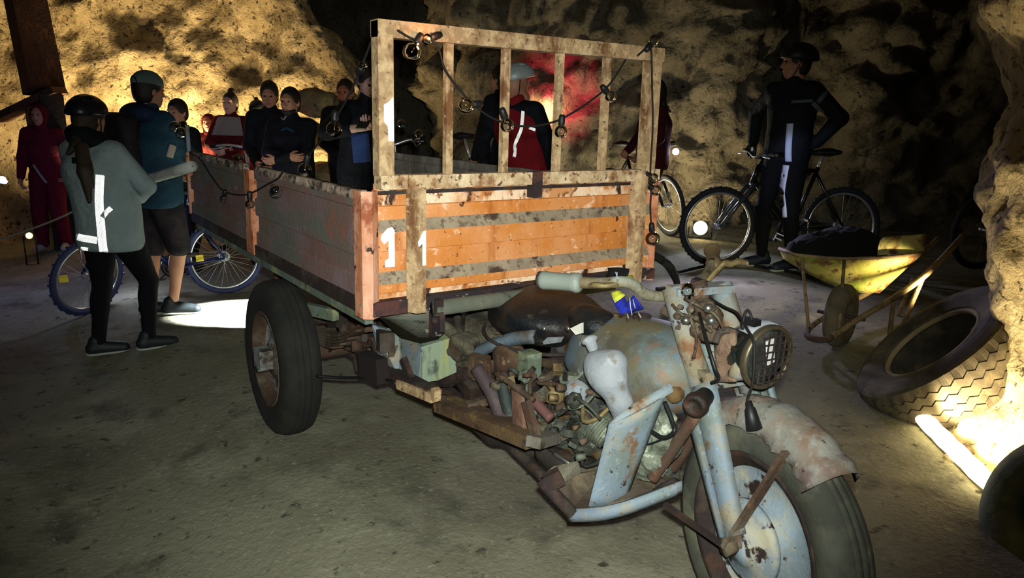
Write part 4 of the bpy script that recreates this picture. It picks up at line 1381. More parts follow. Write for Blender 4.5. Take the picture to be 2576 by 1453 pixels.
def bicycle(label, rear, front, rad, frame_m, fork_m, tyre_m=None, steer=0.0, lean=0.0, spoke_reflectors=False, knobs=True, rise=0.0, seat_rise=0.0):
    rear, front = Vector(rear), Vector(front)
    d = front - rear
    wb = math.hypot(d.x, d.y)
    root = local_root('bicycle', rear, math.atan2(d.y, d.x), label, 'bicycle', 'bicycles of the visitors')
    root.rotation_euler = (lean, -math.atan2(d.z, wb), math.atan2(d.y, d.x))
    tyre_m = tyre_m or bike_tyre
    s = rad / .33
    zc = rad

    def P(x, y, z):
        return Vector((x, y, z))
    rh, fh = P(0, 0, zc), P(wb, 0, zc)
    hb = P(wb - .17 * s - .10, 0, zc + .36 * s)       # bottom of head tube
    ht = P(wb - .21 * s - .11, 0, zc + .50 * s)
    bbk = P(.42 * s, 0, zc - .03)
    stp = P(.24 * s, 0, zc + .46 * s)
    sad = P(.20 * s - seat_rise * .25, 0, zc + .60 * s + seat_rise)
    f = MB()
    f.tube([hb, ht], .022, 10)
    f.tube([hb.lerp(ht, .2), bbk], .023, 10)
    f.tube([hb.lerp(ht, .85), stp], .018, 10)
    f.tube([bbk, stp.lerp(sad, .2)], .018, 10)
    for y in (-.05, .05):
        f.tube([bbk + P(0, y * .4, 0), rh + P(0, y, 0)], .010, 8)
        f.tube([stp + P(0, y * .3, -.03), rh + P(0, y, 0)], .009, 8)
    f.build('frame', frame_m, root)
    MB().tube([stp, sad], .014, 10).build('seatpost', bike_silver, root)
    solid('saddle', [ello(sad + P(-.06, 0, .01), (.10, .075, .028), None, .03), cone(sad + P(-.05, 0, .01), sad + P(.13, 0, .005), .032, .02, .03)], .010, saddle_m, root)
    # steering group
    ax = (ht - hb).normalized()
    Rs = Matrix.Rotation(steer, 3, ax)

    def SP(p):
        return hb + Rs @ (p - hb)
    fk = MB()
    fk.tube([SP(hb + P(.0, -.055, -.02)), SP(hb + P(0, .055, -.02))], .018, 8)
    for y in (-.055, .055):
        fk.tube([SP(hb + P(0, y, -.01)), SP(hb.lerp(fh, .5) + P(0, y, 0)), SP(fh + P(0, y, 0))], [.019, .019, .016], 10)
    fk.build('fork', fork_m, root)
    bc = ht + ax * (.06 + rise)
    hbm = MB()
    hbm.tube([SP(ht), SP(bc), SP(bc + P(.07, 0, .015))], .015, 8)
    hw = .31 * s
    hbm.tube(smooth_path([SP(bc + P(.02, -hw, .05)), SP(bc + P(.05, -hw * .45, .045)), SP(bc + P(.07, 0, .015)), SP(bc + P(.05, hw * .45, .045)), SP(bc + P(.02, hw, .05))], 4), .012, 8)
    h = hbm.build('handlebar', fork_m if fork_m is bike_silver else bike_black, root)
    for y in (-1, 1):
        MB().tube([SP(bc + P(.02, y * hw, .05)), SP(bc + P(.03, y * (hw - .12), .05))], .017, 10).build('grip', blackplastic, h)
        lv = MB()
        lv.tube(smooth_path([SP(bc + P(.05, y * (hw - .15), .045)), SP(bc + P(.09, y * (hw - .12), .03)), SP(bc + P(.085, y * (hw - .02), .025))], 3), .006, 6)
        lv.build('brake_lever', bike_silver, h)
    for nm, c, st in (('rear_wheel', rh, False), ('front_wheel', fh, True)):
        axl = Vector((0, 1, 0))
        cc = c
        if st:
            axl = Rs @ axl
            cc = SP(c)
        tp = MB()
        tr = .024 * s if rad > .25 else .018
        prof_ = [(rad - tr + tr * math.cos(q * PI / 4), tr * math.sin(q * PI / 4)) for q in range(8)]
        tp.lathe(prof_, cc, axl, 56)
        if knobs:
            u = axl.cross(Vector((0, 0, 1))).normalized()
            zz = u.cross(axl)
            for i in range(48):
                q = 2 * PI * i / 48
                o = u * math.cos(q) + zz * math.sin(q)
                tp.box(cc + o * (rad - .001) + axl * (.010 if i % 2 else -.010), (.008, .008, .006), Matrix((u * -math.sin(q) + zz * math.cos(q), axl, o)).transposed())
        wh = tp.build(nm, tyre_m, root)
        MB().lathe([(rad - 2 * tr + .004, -.011), (rad - 2 * tr - .014, -.008), (rad - 2 * tr - .014, .008), (rad - 2 * tr + .004, .011)], cc, axl, 48).build('rim', alu_rim, wh)
        MB().lathe([(0, -.055), (.012, -.055), (.014, -.035), (.026, -.032), (.016, -.02), (.016, .02), (.026, .032), (.014, .035), (.012, .055), (0, .055)], cc, axl, 14).build('hub', bike_silver, wh)
        sp = MB()
        u = axl.cross(Vector((0, 0, 1))).normalized()
        zz = u.cross(axl)
        for i in range(28):
            q = 2 * PI * i / 28
            q2 = q + (.5 if i % 4 < 2 else -.5)
            o = u * math.cos(q) + zz * math.sin(q)
            o2 = u * math.cos(q2) + zz * math.sin(q2)
            sp.tube([cc + o2 * .024 + axl * (.028 if i % 2 else -.028), cc + o * (rad - 2 * tr - .01)], .0012, 4, False)
        sp.build('spokes', spoke_m, wh, kind='stuff')
        if spoke_reflectors:
            for q in (R(8), R(172)) if st else (R(4), R(176)):
                o = u * math.cos(q) + zz * math.sin(q)
                MB().box(cc + o * rad * .62 + axl * -.012, (.028, .006, .026)).build('spoke_reflector', yellow_refl, wh)
    c = MB()
    c.lathe([(.085, -.004), (.095, 0), (.085, .004), (.06, .003), (.06, -.003)], bbk + P(0, -.055, 0), (0, 1, 0), 32)
    c.bar(bbk + P(0, -.075, 0), bbk + P(.12, -.075, -.10), .018, .022, (0, 1, 0))
    c.bar(bbk + P(0, .075, 0), bbk + P(-.12, .075, .10), .018, .022, (0, 1, 0))
    c.tube([bbk + P(0, -.08, 0), bbk + P(0, .08, 0)], .02, 10)
    c = c.build('crankset', bike_silver if fork_m is bike_silver else bike_black, root)
    for sg in (-1, 1):
        MB().box(bbk + P(-.12 * sg, .13 * -sg * -1 * 1.0 if False else .125 * sg, .10 * sg), (.045, .045, .010)).build('pedal', blackplastic, c)
    ch = MB()
    a_, b_ = bbk + P(0, -.055, 0), rh + P(0, -.055, 0)
    ch.tube([a_ + P(0, 0, .09), b_ + P(0, 0, .04), b_ + P(-.04, 0, 0), b_ - P(0, 0, .04), a_ - P(0, 0, .09)], .004, 5)
    ch.lathe([(.03, -.018), (.05, -.01), (.05, .0), (.03, .012)], b_ + P(0, .012, 0), (0, 1, 0), 18)
    ch.build('chain', steel, root)
    return root, SP, bc, hw


def bike_world(root, p):
    bpy.context.view_layer.update()
    return root.matrix_world @ Vector(p)


# ================================================================ people
prism_m = mat('mirror_prisms', '#ffffff', .16, 1)
def ik(a, t, l1, l2, pole):
    a, t, pole = Vector(a), Vector(t), Vector(pole)
    d = t - a
    L = min(d.length, (l1 + l2) * .995)
    d.normalize()
    x = (l1 * l1 - l2 * l2 + L * L) / (2 * L)
    h = math.sqrt(max(0, l1 * l1 - x * x))
    pl = pole - d * pole.dot(d)
    pl.normalize()
    return a + d * x + pl * h, a + d * L


def person(label, loc, face, H, top, bottom, shoes=None, hair=None, hat=None, pose=None, skin_m=None, hem=.86, shorts=False, sleeve=1.0, build_=1.0, look=(0, 0), long_hair=None, beard=False, lod=1.0, gloves=None, collar=True, hood=None):
    """Local frame: +x the way the person faces, +y their left, metres for a 1.75 m figure, then scaled to H."""
    p = dict(lean=(0, 0), hR=None, hL=None, fR=None, fL=None, eR=(-.6, -.6, -.3), eL=(-.6, .6, -.3), toeR=-.15, toeL=.15, twist=0, crouch=0)
    p.update(pose or {})
    s = H / 1.75
    root = local_root('person', loc, face, label, 'person')
    root.scale = (s, s, s)
    Minv = (Matrix.Translation(Vector(loc)) @ Matrix.Rotation(face, 4, 'Z') @ Matrix.Scale(s, 4)).inverted()

    def L_(v):                                     # world target to figure space
        return Minv @ Vector(v)
    V = Vector
    lean = V((p['lean'][0], p['lean'][1], 0))
    hip = V((0, 0, .95 - p['crouch']))
    tw = Matrix.Rotation(p['twist'], 3, 'Z')
    che = hip + V((0, 0, .34)) + lean * .7
    nek = hip + V((0, 0, .54)) + lean - V((0, 0, lean.length ** 2 * .8))
    shR, shL = nek + tw @ V((0, -.175, -.06)), nek + tw @ V((0, .175, -.06))
    hed = nek + V((.02 + lean.x * .15, lean.y * .15, .155))
    Rh = rotm(look[0], look[1])
    fR = V(p['fR']) if p['fR'] else V((0, -.10, 0))
    fL = V(p['fL']) if p['fL'] else V((0, .10, 0))
    for f_ in (fR, fL):                            # each foot on the sloping floor under it
        wp = Minv.inverted() @ f_
        f_.z += (ground(wp.x, wp.y) - loc[2]) / s
    hiR, hiL = hip + V((0, -.085, -.04)), hip + V((0, .085, -.04))
    anR, anL = fR + V((0, 0, .085)), fL + V((0, 0, .085))
    knR, anR = ik(hiR, anR, .43, .41, (1, -.15, .0))
    knL, anL = ik(hiL, anL, .43, .41, (1, .15, .0))
    tR = L_(p['hRw']) if 'hRw' in p else (V(p['hR']) if p['hR'] else V((.06, -.24, .86)))
    tL = L_(p['hLw']) if 'hLw' in p else (V(p['hL']) if p['hL'] else V((.06, .24, .86)))
    elR, wrR = ik(shR, tR, .285, .255, p['eR'])
    elL, wrL = ik(shL, tL, .285, .255, p['eL'])
    sk = skin_m or skin
    w_ = build_
    # ---------------- body: one figure
    B = [cone(hip + V((0, .06, 0)), hip + V((0, -.06, 0)), .10 * w_, None, .05),
         cone(hip + V((0, .05, 0)), che + V((0, .06, 0)), .095 * w_, .11 * w_, .05), cone(hip - V((0, .05, 0)), che - V((0, .06, 0)), .095 * w_, .11 * w_, .05),
         cone(shR + (shL - shR) * .12, shL - (shL - shR) * .12, .062, None, .06), cone(che, nek - V((0, 0, .03)), .10, .06, .06),
         cone(nek - V((0, 0, .05)), hed + Rh @ V((-.015, 0, -.03)), .054, .05, .02)]
    for sh, el, wr in ((shR, elR, wrR), (shL, elL, wrL)):
        B += [cone(sh, el, .052, .040, .02), cone(el, wr, .041, .027, .015)]
    for hi_, kn, an, ft, toe in ((hiR, knR, anR, fR, p['toeR']), (hiL, knL, anL, fL, p['toeL'])):
        td = V((math.cos(toe), math.sin(toe), 0))
        cf = kn.lerp(an, .3) - td * .018
        B += [cone(hi_, kn, .085 * w_, .054, .03), cone(kn, an, .052, .036, .02), ello(cf, (.045, .045, .10), None, .03), cone(an - td * .03 + V((0, 0, -.045)), an + td * .13 + V((0, 0, -.055)), .034, .028, .02)]
    body = MB()
    v, f = sdf(B, .017 * lod)
    body.add(v, f)
    # head with a face
    h = lambda x, y, z: hed + Rh @ V((x, y, z))
    Hd = [ello(h(-.012, 0, .015), (.098, .076, .108), Rh, .02), ello(h(.030, 0, -.055), (.062, .056, .062), Rh, .035), cone(h(.05, 0, -.098), h(.058, 0, -.09), .022, None, .03),
          cone(h(.082, 0, .02), h(.105, 0, -.022), .008, .014, .014), cone(h(.075, -.035, .035), h(.075, .035, .035), .016, None, .018),
          ello(h(.078, 0, -.058), (.014, .026, .009), Rh, .010), cone(h(.04, .045, -.03), h(.055, .04, -.01), .02, None, .02), cone(h(.04, -.045, -.03), h(.055, -.04, -.01), .02, None, .02),
          cone(h(0, 0, -.05), h(-.03, 0, -.13), .052, .05, .02)]
    for y in (-1, 1):
        Hd += [ello(h(-.012, y * .078, -.008), (.020, .010, .032), Rh, .008), ello(h(.094, y * .032, .014), (.018, .017, .012), Rh, .012, '-')]
    Hd.append(cone(h(.10, -.018, -.0575), h(.10, .018, -.0575), .004, None, .004, '-'))
    v, f = sdf(Hd, .0075 * lod)
    body.add(v, f)
    hands = MB()
    for sd, el, wr in ((-1, elR, wrR), (1, elL, wrL)):
        d = (wr - el).normalized()
        sgn = 'R' if sd < 0 else 'L'
        pn = p.get('palm' + sgn)
        side = V(pn) if pn else V((0, -sd, 0))     # direction the palm looks
        side = (side - d * side.dot(d))
        side = side.normalized() if side.length > .05 else d.orthogonal().normalized()
        acr = d.cross(side).normalized()
        if acr.dot(V((1, 0, 0))) < 0:
            acr = -acr
        curl = p.get('curl' + sgn, p.get('curl', .55))
        c0 = wr + d * .015
        Hn = [cone(wr - d * .03, wr + d * .02, .026, .026, .01), cone(wr + d * .03 + acr * .022, wr + d * .075 + acr * .028, .016, .014, .012), cone(wr + d * .03 - acr * .02, wr + d * .072 - acr * .028, .016, .013, .012), cone(wr + d * .02, wr + d * .07, .02, .018, .012)]
        for q in range(4):
            b0 = wr + d * (.080 - .006 * abs(q - 1.3)) + acr * (.030 - .020 * q)
            fl = (.040, .046, .043, .034)[q]
            a1 = curl
            d1 = d * math.cos(a1) + side * math.sin(a1)
            b1 = b0 + d1 * fl
            a2 = curl * 2.1
            d2_ = d * math.cos(a2) + side * math.sin(a2)
            b2 = b1 + d2_ * fl * .62
            a3 = curl * 2.9
            b3 = b2 + (d * math.cos(a3) + side * math.sin(a3)) * fl * .5
            Hn += [cone(b0, b1, .0092, .0085, .004), cone(b1, b2, .0085, .0078, .003), cone(b2, b3, .0078, .0068, .003)]
        t0 = wr + d * .022 + acr * .026
        t1 = t0 + (acr * .6 + d * .7 + side * .35).normalized() * .038
        t2 = t1 + (d * .8 + side * (.3 + curl * .5) + acr * .1).normalized() * .03
        Hn += [cone(t0, t1, .014, .011, .008), cone(t1, t2, .0105, .008, .003)]
        v, f = sdf(Hn, .0052 * max(1, lod * .9))
        (hands if gloves else body).add(v, f)
    body.build('body', sk, root, fix=False)
    if gloves:
        hands.build('glove', gloves, root, fix=False)
    e = MB()
    for y in (-1, 1):
        MB().ell(h(.083, y * .032, .013), (.010, .012, .008), Rh, 8, 6).build('eye', eyem, root)
    MB().ell(h(.090, 0, -.058), (.006, .024, .007), Rh, 10, 6).build('mouth', lips, root)
    # ---------------- clothes
    g = .020
    hemv = V((0, 0, hem)) + lean * .0
    Jk = [cone(V((lean.x * .05, .065, hem + .07)), hip + V((0, .06, .10)), .125 * w_, .118 * w_, .05), cone(V((lean.x * .05, -.065, hem + .07)), hip + V((0, -.06, .10)), .125 * w_, .118 * w_, .05),
          cone(hip + V((0, .05, .05)), che + V((0, .065, 0)), (.095 + g) * w_, (.11 + g) * w_, .05), cone(hip - V((0, .05, -.05)), che - V((0, .065, 0)), (.095 + g) * w_, (.11 + g) * w_, .05),
          cone(shR + (shL - shR) * .12, shL - (shL - shR) * .12, .062 + g, None, .06), cone(che, nek - V((0, 0, .04)), .12, .072, .06)]
    if collar:
        Jk.append(cone(nek - V((0, 0, .03)), nek + V((.005, 0, .035)), .066, .066, .02))
    Sl = []
    for sh, el, wr in ((shR, elR, wrR), (shL, elL, wrL)):
        if sleeve >= .99:
            Sl += [cone(sh, el, .052 + g, .042 + g, .03), cone(el, wr - (wr - el) * .04, .043 + g, .030 + g * .8, .02)]
        elif sleeve > .5:
            Sl += [cone(sh, el, .052 + g, .042 + g, .03), cone(el, el.lerp(wr, (sleeve - .5) * 2), .043 + g, .035 + g * .8, .02)]
        elif sleeve > 0:
            Sl += [cone(sh, sh.lerp(el, sleeve * 2), .052 + g, .048 + g, .03)]
    Jk += Sl
    Jk.append(half((0, 0, hem), (0, 0, -1)))
    jk = solid('jacket', Jk, .014 * lod, top, root)
    Tr = [cone(hip + V((0, .06, 0)), hip + V((0, -.06, 0)), .112 * w_, None, .05), cone(hip + V((0, .05, .06)), hip + V((0, -.05, .06)), .105 * w_, None, .04)]
    for hi_, kn, an, ft, toe in ((hiR, knR, anR, fR, p['toeR']), (hiL, knL, anL, fL, p['toeL'])):
        td = V((math.cos(toe), math.sin(toe), 0))
        if shorts:
            e_ = hi_.lerp(kn, .93)
            Tr += [cone(hi_, e_, .105 * w_, .088, .03)]
        else:
            wd = p.get('baggy', 0)
            Tr += [cone(hi_, kn, .096 * w_ + wd, .064 + wd, .03), cone(kn, an + V((0, 0, .01)), .062 + wd, .046 + wd, .02), ello(kn.lerp(an, .3) - td * .018, (.054 + wd, .054 + wd, .11), None, .03)]
    solid('shorts' if shorts else 'trousers', Tr, .015 * lod, bottom, root)
    for ft, an, toe in ((fR, anR, p['toeR']), (fL, anL, p['toeL'])):
        td = V((math.cos(toe), math.sin(toe), 0))
        base = an - V((0, 0, .085))
        Sh = [cone(base - td * .045 + V((0, 0, .045)), base + td * .16 + V((0, 0, .034)), .044, .038, .02), cone(base - td * .03 + V((0, 0, .05)), base - td * .02 + V((0, 0, .10)), .044, .046, .02), cone(base + td * .02 + V((0, 0, .06)), base + td * .12 + V((0, 0, .045)), .04, .03, .02), half(base, (0, 0, -1))]
        so = solid('shoe', Sh, .010 * lod, shoes or blackplastic, root)
        if lod <= 1:
            sl_ = [cone(base - td * .045 + V((0, 0, .012)), base + td * .165 + V((0, 0, .010)), .047, .041, .01), half(base + V((0, 0, .018)), (0, 0, 1)), half(base, (0, 0, -1))]
            solid('sole', sl_, .008, mat('pale_sole', '#8d9488', .8), so)
    # ---------------- hair and headgear
    if hair:
        Hr = [ello(h(-.018, 0, .030), (.108, .088, .112), Rh, .01), ello(h(-.03, 0, -.03), (.085, .080, .08), Rh, .02), ello(h(.09, 0, -.03), (.092, .080, .112), Rh, .008, '-'), ello(h(.045, 0, -.06), (.07, .12, .07), Rh, .01, '-'), half(h(0, 0, -.085), Rh @ V((.25, 0, -1)), .01)]
        if beard:
            solid('beard', [ello(h(.032, 0, -.065), (.070, .064, .062), Rh, .01), half(h(0, 0, -.045), Rh @ V((.2, 0, 1)), .008), ello(h(.10, 0, -.058), (.03, .03, .012), Rh, .006, '-')], .008 * lod, hair, root)
        solid('hair', Hr, .008 * lod, hair, root)
    if long_hair:
        hm_, ln, yo = long_hair
        Hh = [ello(h(-.035, 0, .01), (.095, .086, .105), Rh, .02), cone(h(-.075, 0, -.03), h(-.115, yo * .4, -.16), .045, .034, .04), cone(h(-.115, yo * .4, -.16), h(-.185, yo, -ln), .036, .016, .03), cone(h(-.115, yo * .4 - .02, -.16), h(-.18, yo - .035, -ln * .75), .024, .012, .03), ello(h(.085, 0, -.035), (.085, .075, .095), Rh, .008, '-')]
        solid('hair', Hh, .010, hm_, root)
    if hat:
        kind_, hm_ = hat[:2]
        if kind_ == 'helmet':
            Hl = [ello(h(-.022, 0, .055), (.140, .108, .105), Rh, .01), ello(h(-.10, 0, .03), (.075, .085, .07), Rh, .03)]
            Hl += [half(h(.02, 0, .028), Rh @ V((.12, 0, -1)), .012), ello(h(-.012, 0, .01), (.102, .082, .112), Rh, .004, '-')]
            for y in (-.055, 0, .055):
                Hl.append(cone(h(.09, y * .75, .118), h(-.12, y * 1.1, .125), .012, .014, .008, '-'))
            hl_ = solid('helmet', Hl, .007 * lod, hm_, root)
            st = MB()
            for y in (-1, 1):
                st.tube(smooth_path([h(-.02, y * .095, .02), h(.01, y * .078, -.06), h(.035, y * .03, -.115), h(.035, 0, -.118)], 3), .005, 5)
            st.build('helmet_strap', blackplastic, hl_)
            b = MB()
            b.sheet([[h(.088 + .028 * math.cos(a), .072 * math.sin(a), .045 + .006 * j) for j in range(2)] for a in [(-1.3 + 2.6 * i / 8) for i in range(9)]], .006)
            b.build('helmet_brim', blackplastic, hl_)
        elif kind_ == 'cap':
            c_ = solid('cap', [ello(h(-.015, 0, .05), (.112, .088, .092), Rh, .01), half(h(0, 0, .030), Rh @ V((0, 0, -1)), .008)], .008 * lod, hm_, root)
            bd = hat[2] if len(hat) > 2 else 1
            br_ = []
            for i in range(7):
                t = i / 6
                br_.append([h(bd * (.07 + .11 * t) - .0, y * .078 * math.sqrt(max(.02, 1 - (t * .95) ** 2)), .045 - .03 * t - .018 * y * y) for y in (-1, -.5, 0, .5, 1)])
            b = MB()
            b.sheet(br_, .006)
            b.build('cap_brim', hm_, c_)
            if len(hat) > 3:
                MB().lathe([(.038, -.006), (.045, 0), (.038, .006), (.033, 0)], h(-.112, 0, .045), Rh @ V((1, 0, .2)), 18).build('cap_strap_opening', mat('cap_shadow', '#1d1d1c', .9), c_)
        elif kind_ == 'beanie':
            c_ = solid('beanie', [ello(h(-.018, 0, .05), (.112, .092, .10), Rh, .01), cone(h(.06, 0, .04), h(-.09, 0, .03), .06, .06, .03), half(h(0, 0, .018), Rh @ V((0.1, 0, -1)), .008)], .009 * lod, hm_, root)
            MB().ell(h(-.03, 0, .155), (.028, .028, .025)).build('pompom', hm_, c_)
        elif kind_ == 'hood':
            solid('hood', [ello(h(-.025, 0, .01), (.125, .105, .14), Rh, .02), cone(h(-.05, 0, -.09), nek, .085, .09, .05), ello(h(.10, 0, -.01), (.10, .075, .115), Rh, .015, '-')], .010 * lod, hm_, root)
    J = dict(root=root, h=h, Rh=Rh, nek=nek, che=che, hip=hip, shR=shR, shL=shL, elR=elR, elL=elL, wrR=wrR, wrL=wrL, hed=hed, knR=knR, knL=knL, anR=anR, anL=anL, jk=jk, inv=Minv, Jk=Jk, lean=lean)
    return J


def tape(J, name, pts, wid, m, direction, base=None, label=None, lift=.004):
    retro = m is reflect
    """strip of tape laid on the clothing: points are dropped onto the garment along a direction."""
    o = base or J['jk']
    me = o.data
    bv = BVHTree.FromPolygons([v.co for v in me.vertices], [p.vertices for p in me.polygons])
    dr = Vector(direction).normalized()
    ps = smooth_path(pts, 6)
    rows_ = []
    for i, q in enumerate(ps):
        t = (ps[min(i + 1, len(ps) - 1)] - ps[max(i - 1, 0)]).normalized()
        sd = t.cross(dr).normalized()
        row = []
        for k in (-1, -.35, .35, 1):
            c = q + sd * wid * .5 * k
            hit = bv.ray_cast(c - dr * .6, dr)
            row.append((hit[0] - dr * lift) if hit[0] is not None else None)
        rows_.append(row)
    last = None
    for r_ in rows_:                               # where the strip runs off the garment keep the neighbour's depth
        for k in range(4):
            if r_[k] is None:
                r_[k] = next((x for x in r_ if x is not None), None)
    rows_ = [r_ for r_ in rows_ if r_[0] is not None]
    if len(rows_) < 2:
        return None
    b = MB()
    b.sheet(rows_, .003)
    if retro:                                      # prismatic sheeting: rows of small corner-cube mirrors
        b.mi, b.smooth = 1, False
        Lr = [0.0]
        for r0, r1 in zip(rows_, rows_[1:]):
            e_ = (r1[1] + r1[2]) / 2 - (r0[1] + r0[2]) / 2
            Lr.append(Lr[-1] + max(1e-4, (e_ - dr * e_.dot(dr)).length))

        def S(u, vv):
            u = min(max(u, 0), Lr[-1])
            k = 0
            while k < len(Lr) - 2 and Lr[k + 1] < u:
                k += 1
            t = (u - Lr[k]) / (Lr[k + 1] - Lr[k])
            g = (vv + .5) * 3
            j = min(2, max(0, int(g)))
            fr_ = g - j
            a_ = rows_[k][j].lerp(rows_[k][j + 1], fr_)
            c_ = rows_[k + 1][j].lerp(rows_[k + 1][j + 1], fr_)
            return a_.lerp(c_, t)
        n_r = max(3, round(wid / .0055))
        hh = wid / n_r
        sd_ = hh / .866
        n_c = max(2, int(Lr[-1] / sd_))
        for i in range(n_r):
            for k in range(n_c):
                o_ = .5 * (i % 2)
                u0, u1, um = (k + o_) * sd_, (k + 1 + o_) * sd_, (k + .5 + o_) * sd_
                v0, v1 = i / n_r - .5, (i + 1) / n_r - .5
                for tri in (((u0, v0), (u1, v0), (um, v1)), ((um, v1), (u1, v0), (um + sd_, v1))):
                    P = [S(*q) for q in tri]
                    me_ = sum(q.dot(dr) for q in P) / 3
                    P = [q - dr * (q.dot(dr) - me_ + .007) for q in P]
                    ap = (P[0] + P[1] + P[2]) / 3 + dr * sd_ * .408
                    b.add(P + [ap], [(0, 1, 3), (1, 2, 3), (2, 0, 3)], False)
        return b.build(name, [m, prism_m], J['root'], label, fix=False)
    return b.build(name, m, J['root'], label)


def face_to(a, b):
    return math.atan2(b[1] - a[1], b[0] - a[0])


# ================================================================ the visitors' bicycles
kA, SPA, bcA, hwA = bicycle('dark blue bicycle with yellow spoke reflectors behind the pair on the left', gpt(578, 737), gpt(228, 785), .297, bike_blue, bike_blue, bike_tyre_b, .75, .02, True)
bicycle('bicycle mostly hidden behind the dark blue one, bright rim low beside the bare leg', gdep(425, 0, 6.65), gdep(520, 0, 7.35), .30, bike_black, bike_black, None, -.2, .02, knobs=False)
bicycle('magenta bicycle with a silver fork in front of the woman with a cream yoke', gdep(585, 0, 7.6), gdep(622, 0, 6.6), .34, bike_purple, bike_silver, None, -.3, .03, knobs=False, rise=.19)
bicycle('bicycle seen end on behind the left headboard post, silver handlebar', gdep(975, 0, 7.6), gdep(1012, 0, 6.65), .34, bike_black, bike_silver, None, -.25, .03, knobs=False, rise=.20)
bicycle('bicycle of which the saddle stands up behind the box, left of the helmeted man', gdep(1150, 0, 7.5), gdep(1335, 0, 7.15), .345, bike_black, bike_black, None, .3, .03, knobs=False, rise=.15, seat_rise=.13)
kG, SPG, bcG, hwG = bicycle('bicycle with a lit white headlamp beside the dark figure in red', gdep(1565, 0, 8.2), gdep(1728, 0, 7.55), .33, bike_black, bike_black, None, -.35, .03, knobs=False)
fH = gpt(1797, 668)
kH, SPH, bcH, hwH = bicycle('black mountain bicycle held by the man in the black helmet', fH + Vector((.60, .90, .02)), fH, .345, bike_black, mat('gunmetal_fork', '#5a5e66', .25, .7), None, .12, .02)
bicycle('bicycle half hidden behind the rock wall on the right', gpt(2452, 676) + Vector((.63, .90, 0)), gpt(2452, 676), .355, bike_black, bike_black, None, .3, .03, knobs=False)

# ================================================================ people
grey_jk = cloth('pale_grey_jacket', '#7c8b8c', '#889697', .6)
black_leg = cloth('black_leggings', '#0c0a10', None, .3)
black_jk = cloth('black_jacket', '#0b0d12', '#12151d', .6, .7)
navy = cloth('navy_jacket', '#141d33', '#1b2a45', .6, .75)
teal = cloth('teal_jacket', '#132c3a', '#193c4c', .6, .75)
red_suit = cloth('crimson_tracksuit', '#5a1222', '#4a0e1e', .6)
maroon = cloth('maroon_jacket', '#5d1519', '#4a1114', .6)
maroon_vest = cloth('maroon_vest', '#7d1820', '#6a141b', .6)
red_jk = cloth('red_jacket', '#b3282c', '#8c1d22', .6)
cream_cl = cloth('cream_yoke', '#8d837f', None, .5)
black_tr = cloth('black_trousers', '#0a0a0d', None, .5)
denim = cloth('blue_denim', '#2a3a68', '#334980', .5)
short_m = cloth('black_patterned_shorts', '#101015', '#2a2428', .5)
helmet_dk = mat('dark_helmet', '#15171d', .35, coat=.3)
helmet_bl = mat('black_helmet', '#0c0b0c', .5)
helmet_si = mat('silver_helmet', '#9aa3a3', .4, .1)
cap_m = cloth('grey_green_cap', '#5c6a66', '#4e5a57', .3)
dark_shoe = mat('dark_shoe', '#12191a', .6)


def eye_dir(J, px, py):                            # viewing direction in a figure's own frame
    return (J['inv'].to_3x3() @ ray(px, py)).normalized()


def tp(J, name, pts, D, wid, m, label=None, base=None):
    P3 = [J['inv'] @ dep(x, y, D) for x, y in pts]
    s = J['root'].scale.x
    return tape(J, name, P3, wid / s, m, eye_dir(J, *pts[len(pts) // 2]), base, label)


# woman in the pale grey cycling jacket, seen from behind
lw_ = gdep(222, 0, 4.28)
JW = person('woman in a pale grey jacket with reflective stripes and a dark helmet, seen from behind', lw_, R(133), 1.54, grey_jk, black_leg, dark_shoe, hair_br, ('helmet', helmet_dk),
            dict(lean=(-.02, .06), hR=(.20, -.10, 1.10), hL=(.24, .12, 1.12), eR=(-.25, -1, -.35), eL=(-.2, 1, -.5), fR=(.06, -.19, 0), fL=(-.05, .14, 0), toeR=-.75, toeL=-.85), hem=.76, build_=1.32, look=(-.05, .1), long_hair=(hair_br, .24, .0))
tp(JW, 'reflective_tape', [(252, 435), (249, 500), (253, 560), (258, 615), (262, 640)], 4.2, .046, reflect, 'white reflective tape')
tp(JW, 'reflective_tape', [(177, 590), (205, 598), (248, 605)], 4.2, .042, reflect, 'white reflective tape')
tp(JW, 'reflective_tape', [(256, 548), (268, 533), (281, 522)], 4.2, .028, reflect, 'white reflective tape')
tp(JW, 'reflective_tape', [(262, 640), (258, 655)], 4.2, .024, reflect)
tp(JW, 'reflective_tape', [(200, 624), (222, 627)], 4.2, .020, reflect)
tp(JW, 'reflective_tape', [(146, 440), (147, 470), (152, 495)], 4.2, .020, reflect)
tp(JW, 'reflective_tape', [(172, 572), (178, 562)], 4.2, .02, reflect)
tp(JW, 'collar_patch', [(180, 403), (204, 404)], 4.2, .035, blackplastic)

solid('scarf', [ello(JW['nek'] + Vector((-.01, .0, .01)), (.115, .135, .075), None, .03), ello(JW['nek'] + Vector((-.07, .03, .06)), (.07, .10, .07), None, .04)], .012, black_jk, JW['root'], label='dark scarf and hood round the neck')
solid('ponytail', [cone(JW['inv'] @ dep(206, 372, 4.14), JW['inv'] @ dep(214, 430, 4.10), .040, .044, .03), cone(JW['inv'] @ dep(214, 430, 4.10), JW['inv'] @ dep(226, 505, 4.08), .042, .014, .02), cone(JW['inv'] @ dep(222, 410, 4.11), JW['inv'] @ dep(236, 470, 4.09), .022, .008, .015)], .010, hair_br, JW['root'])

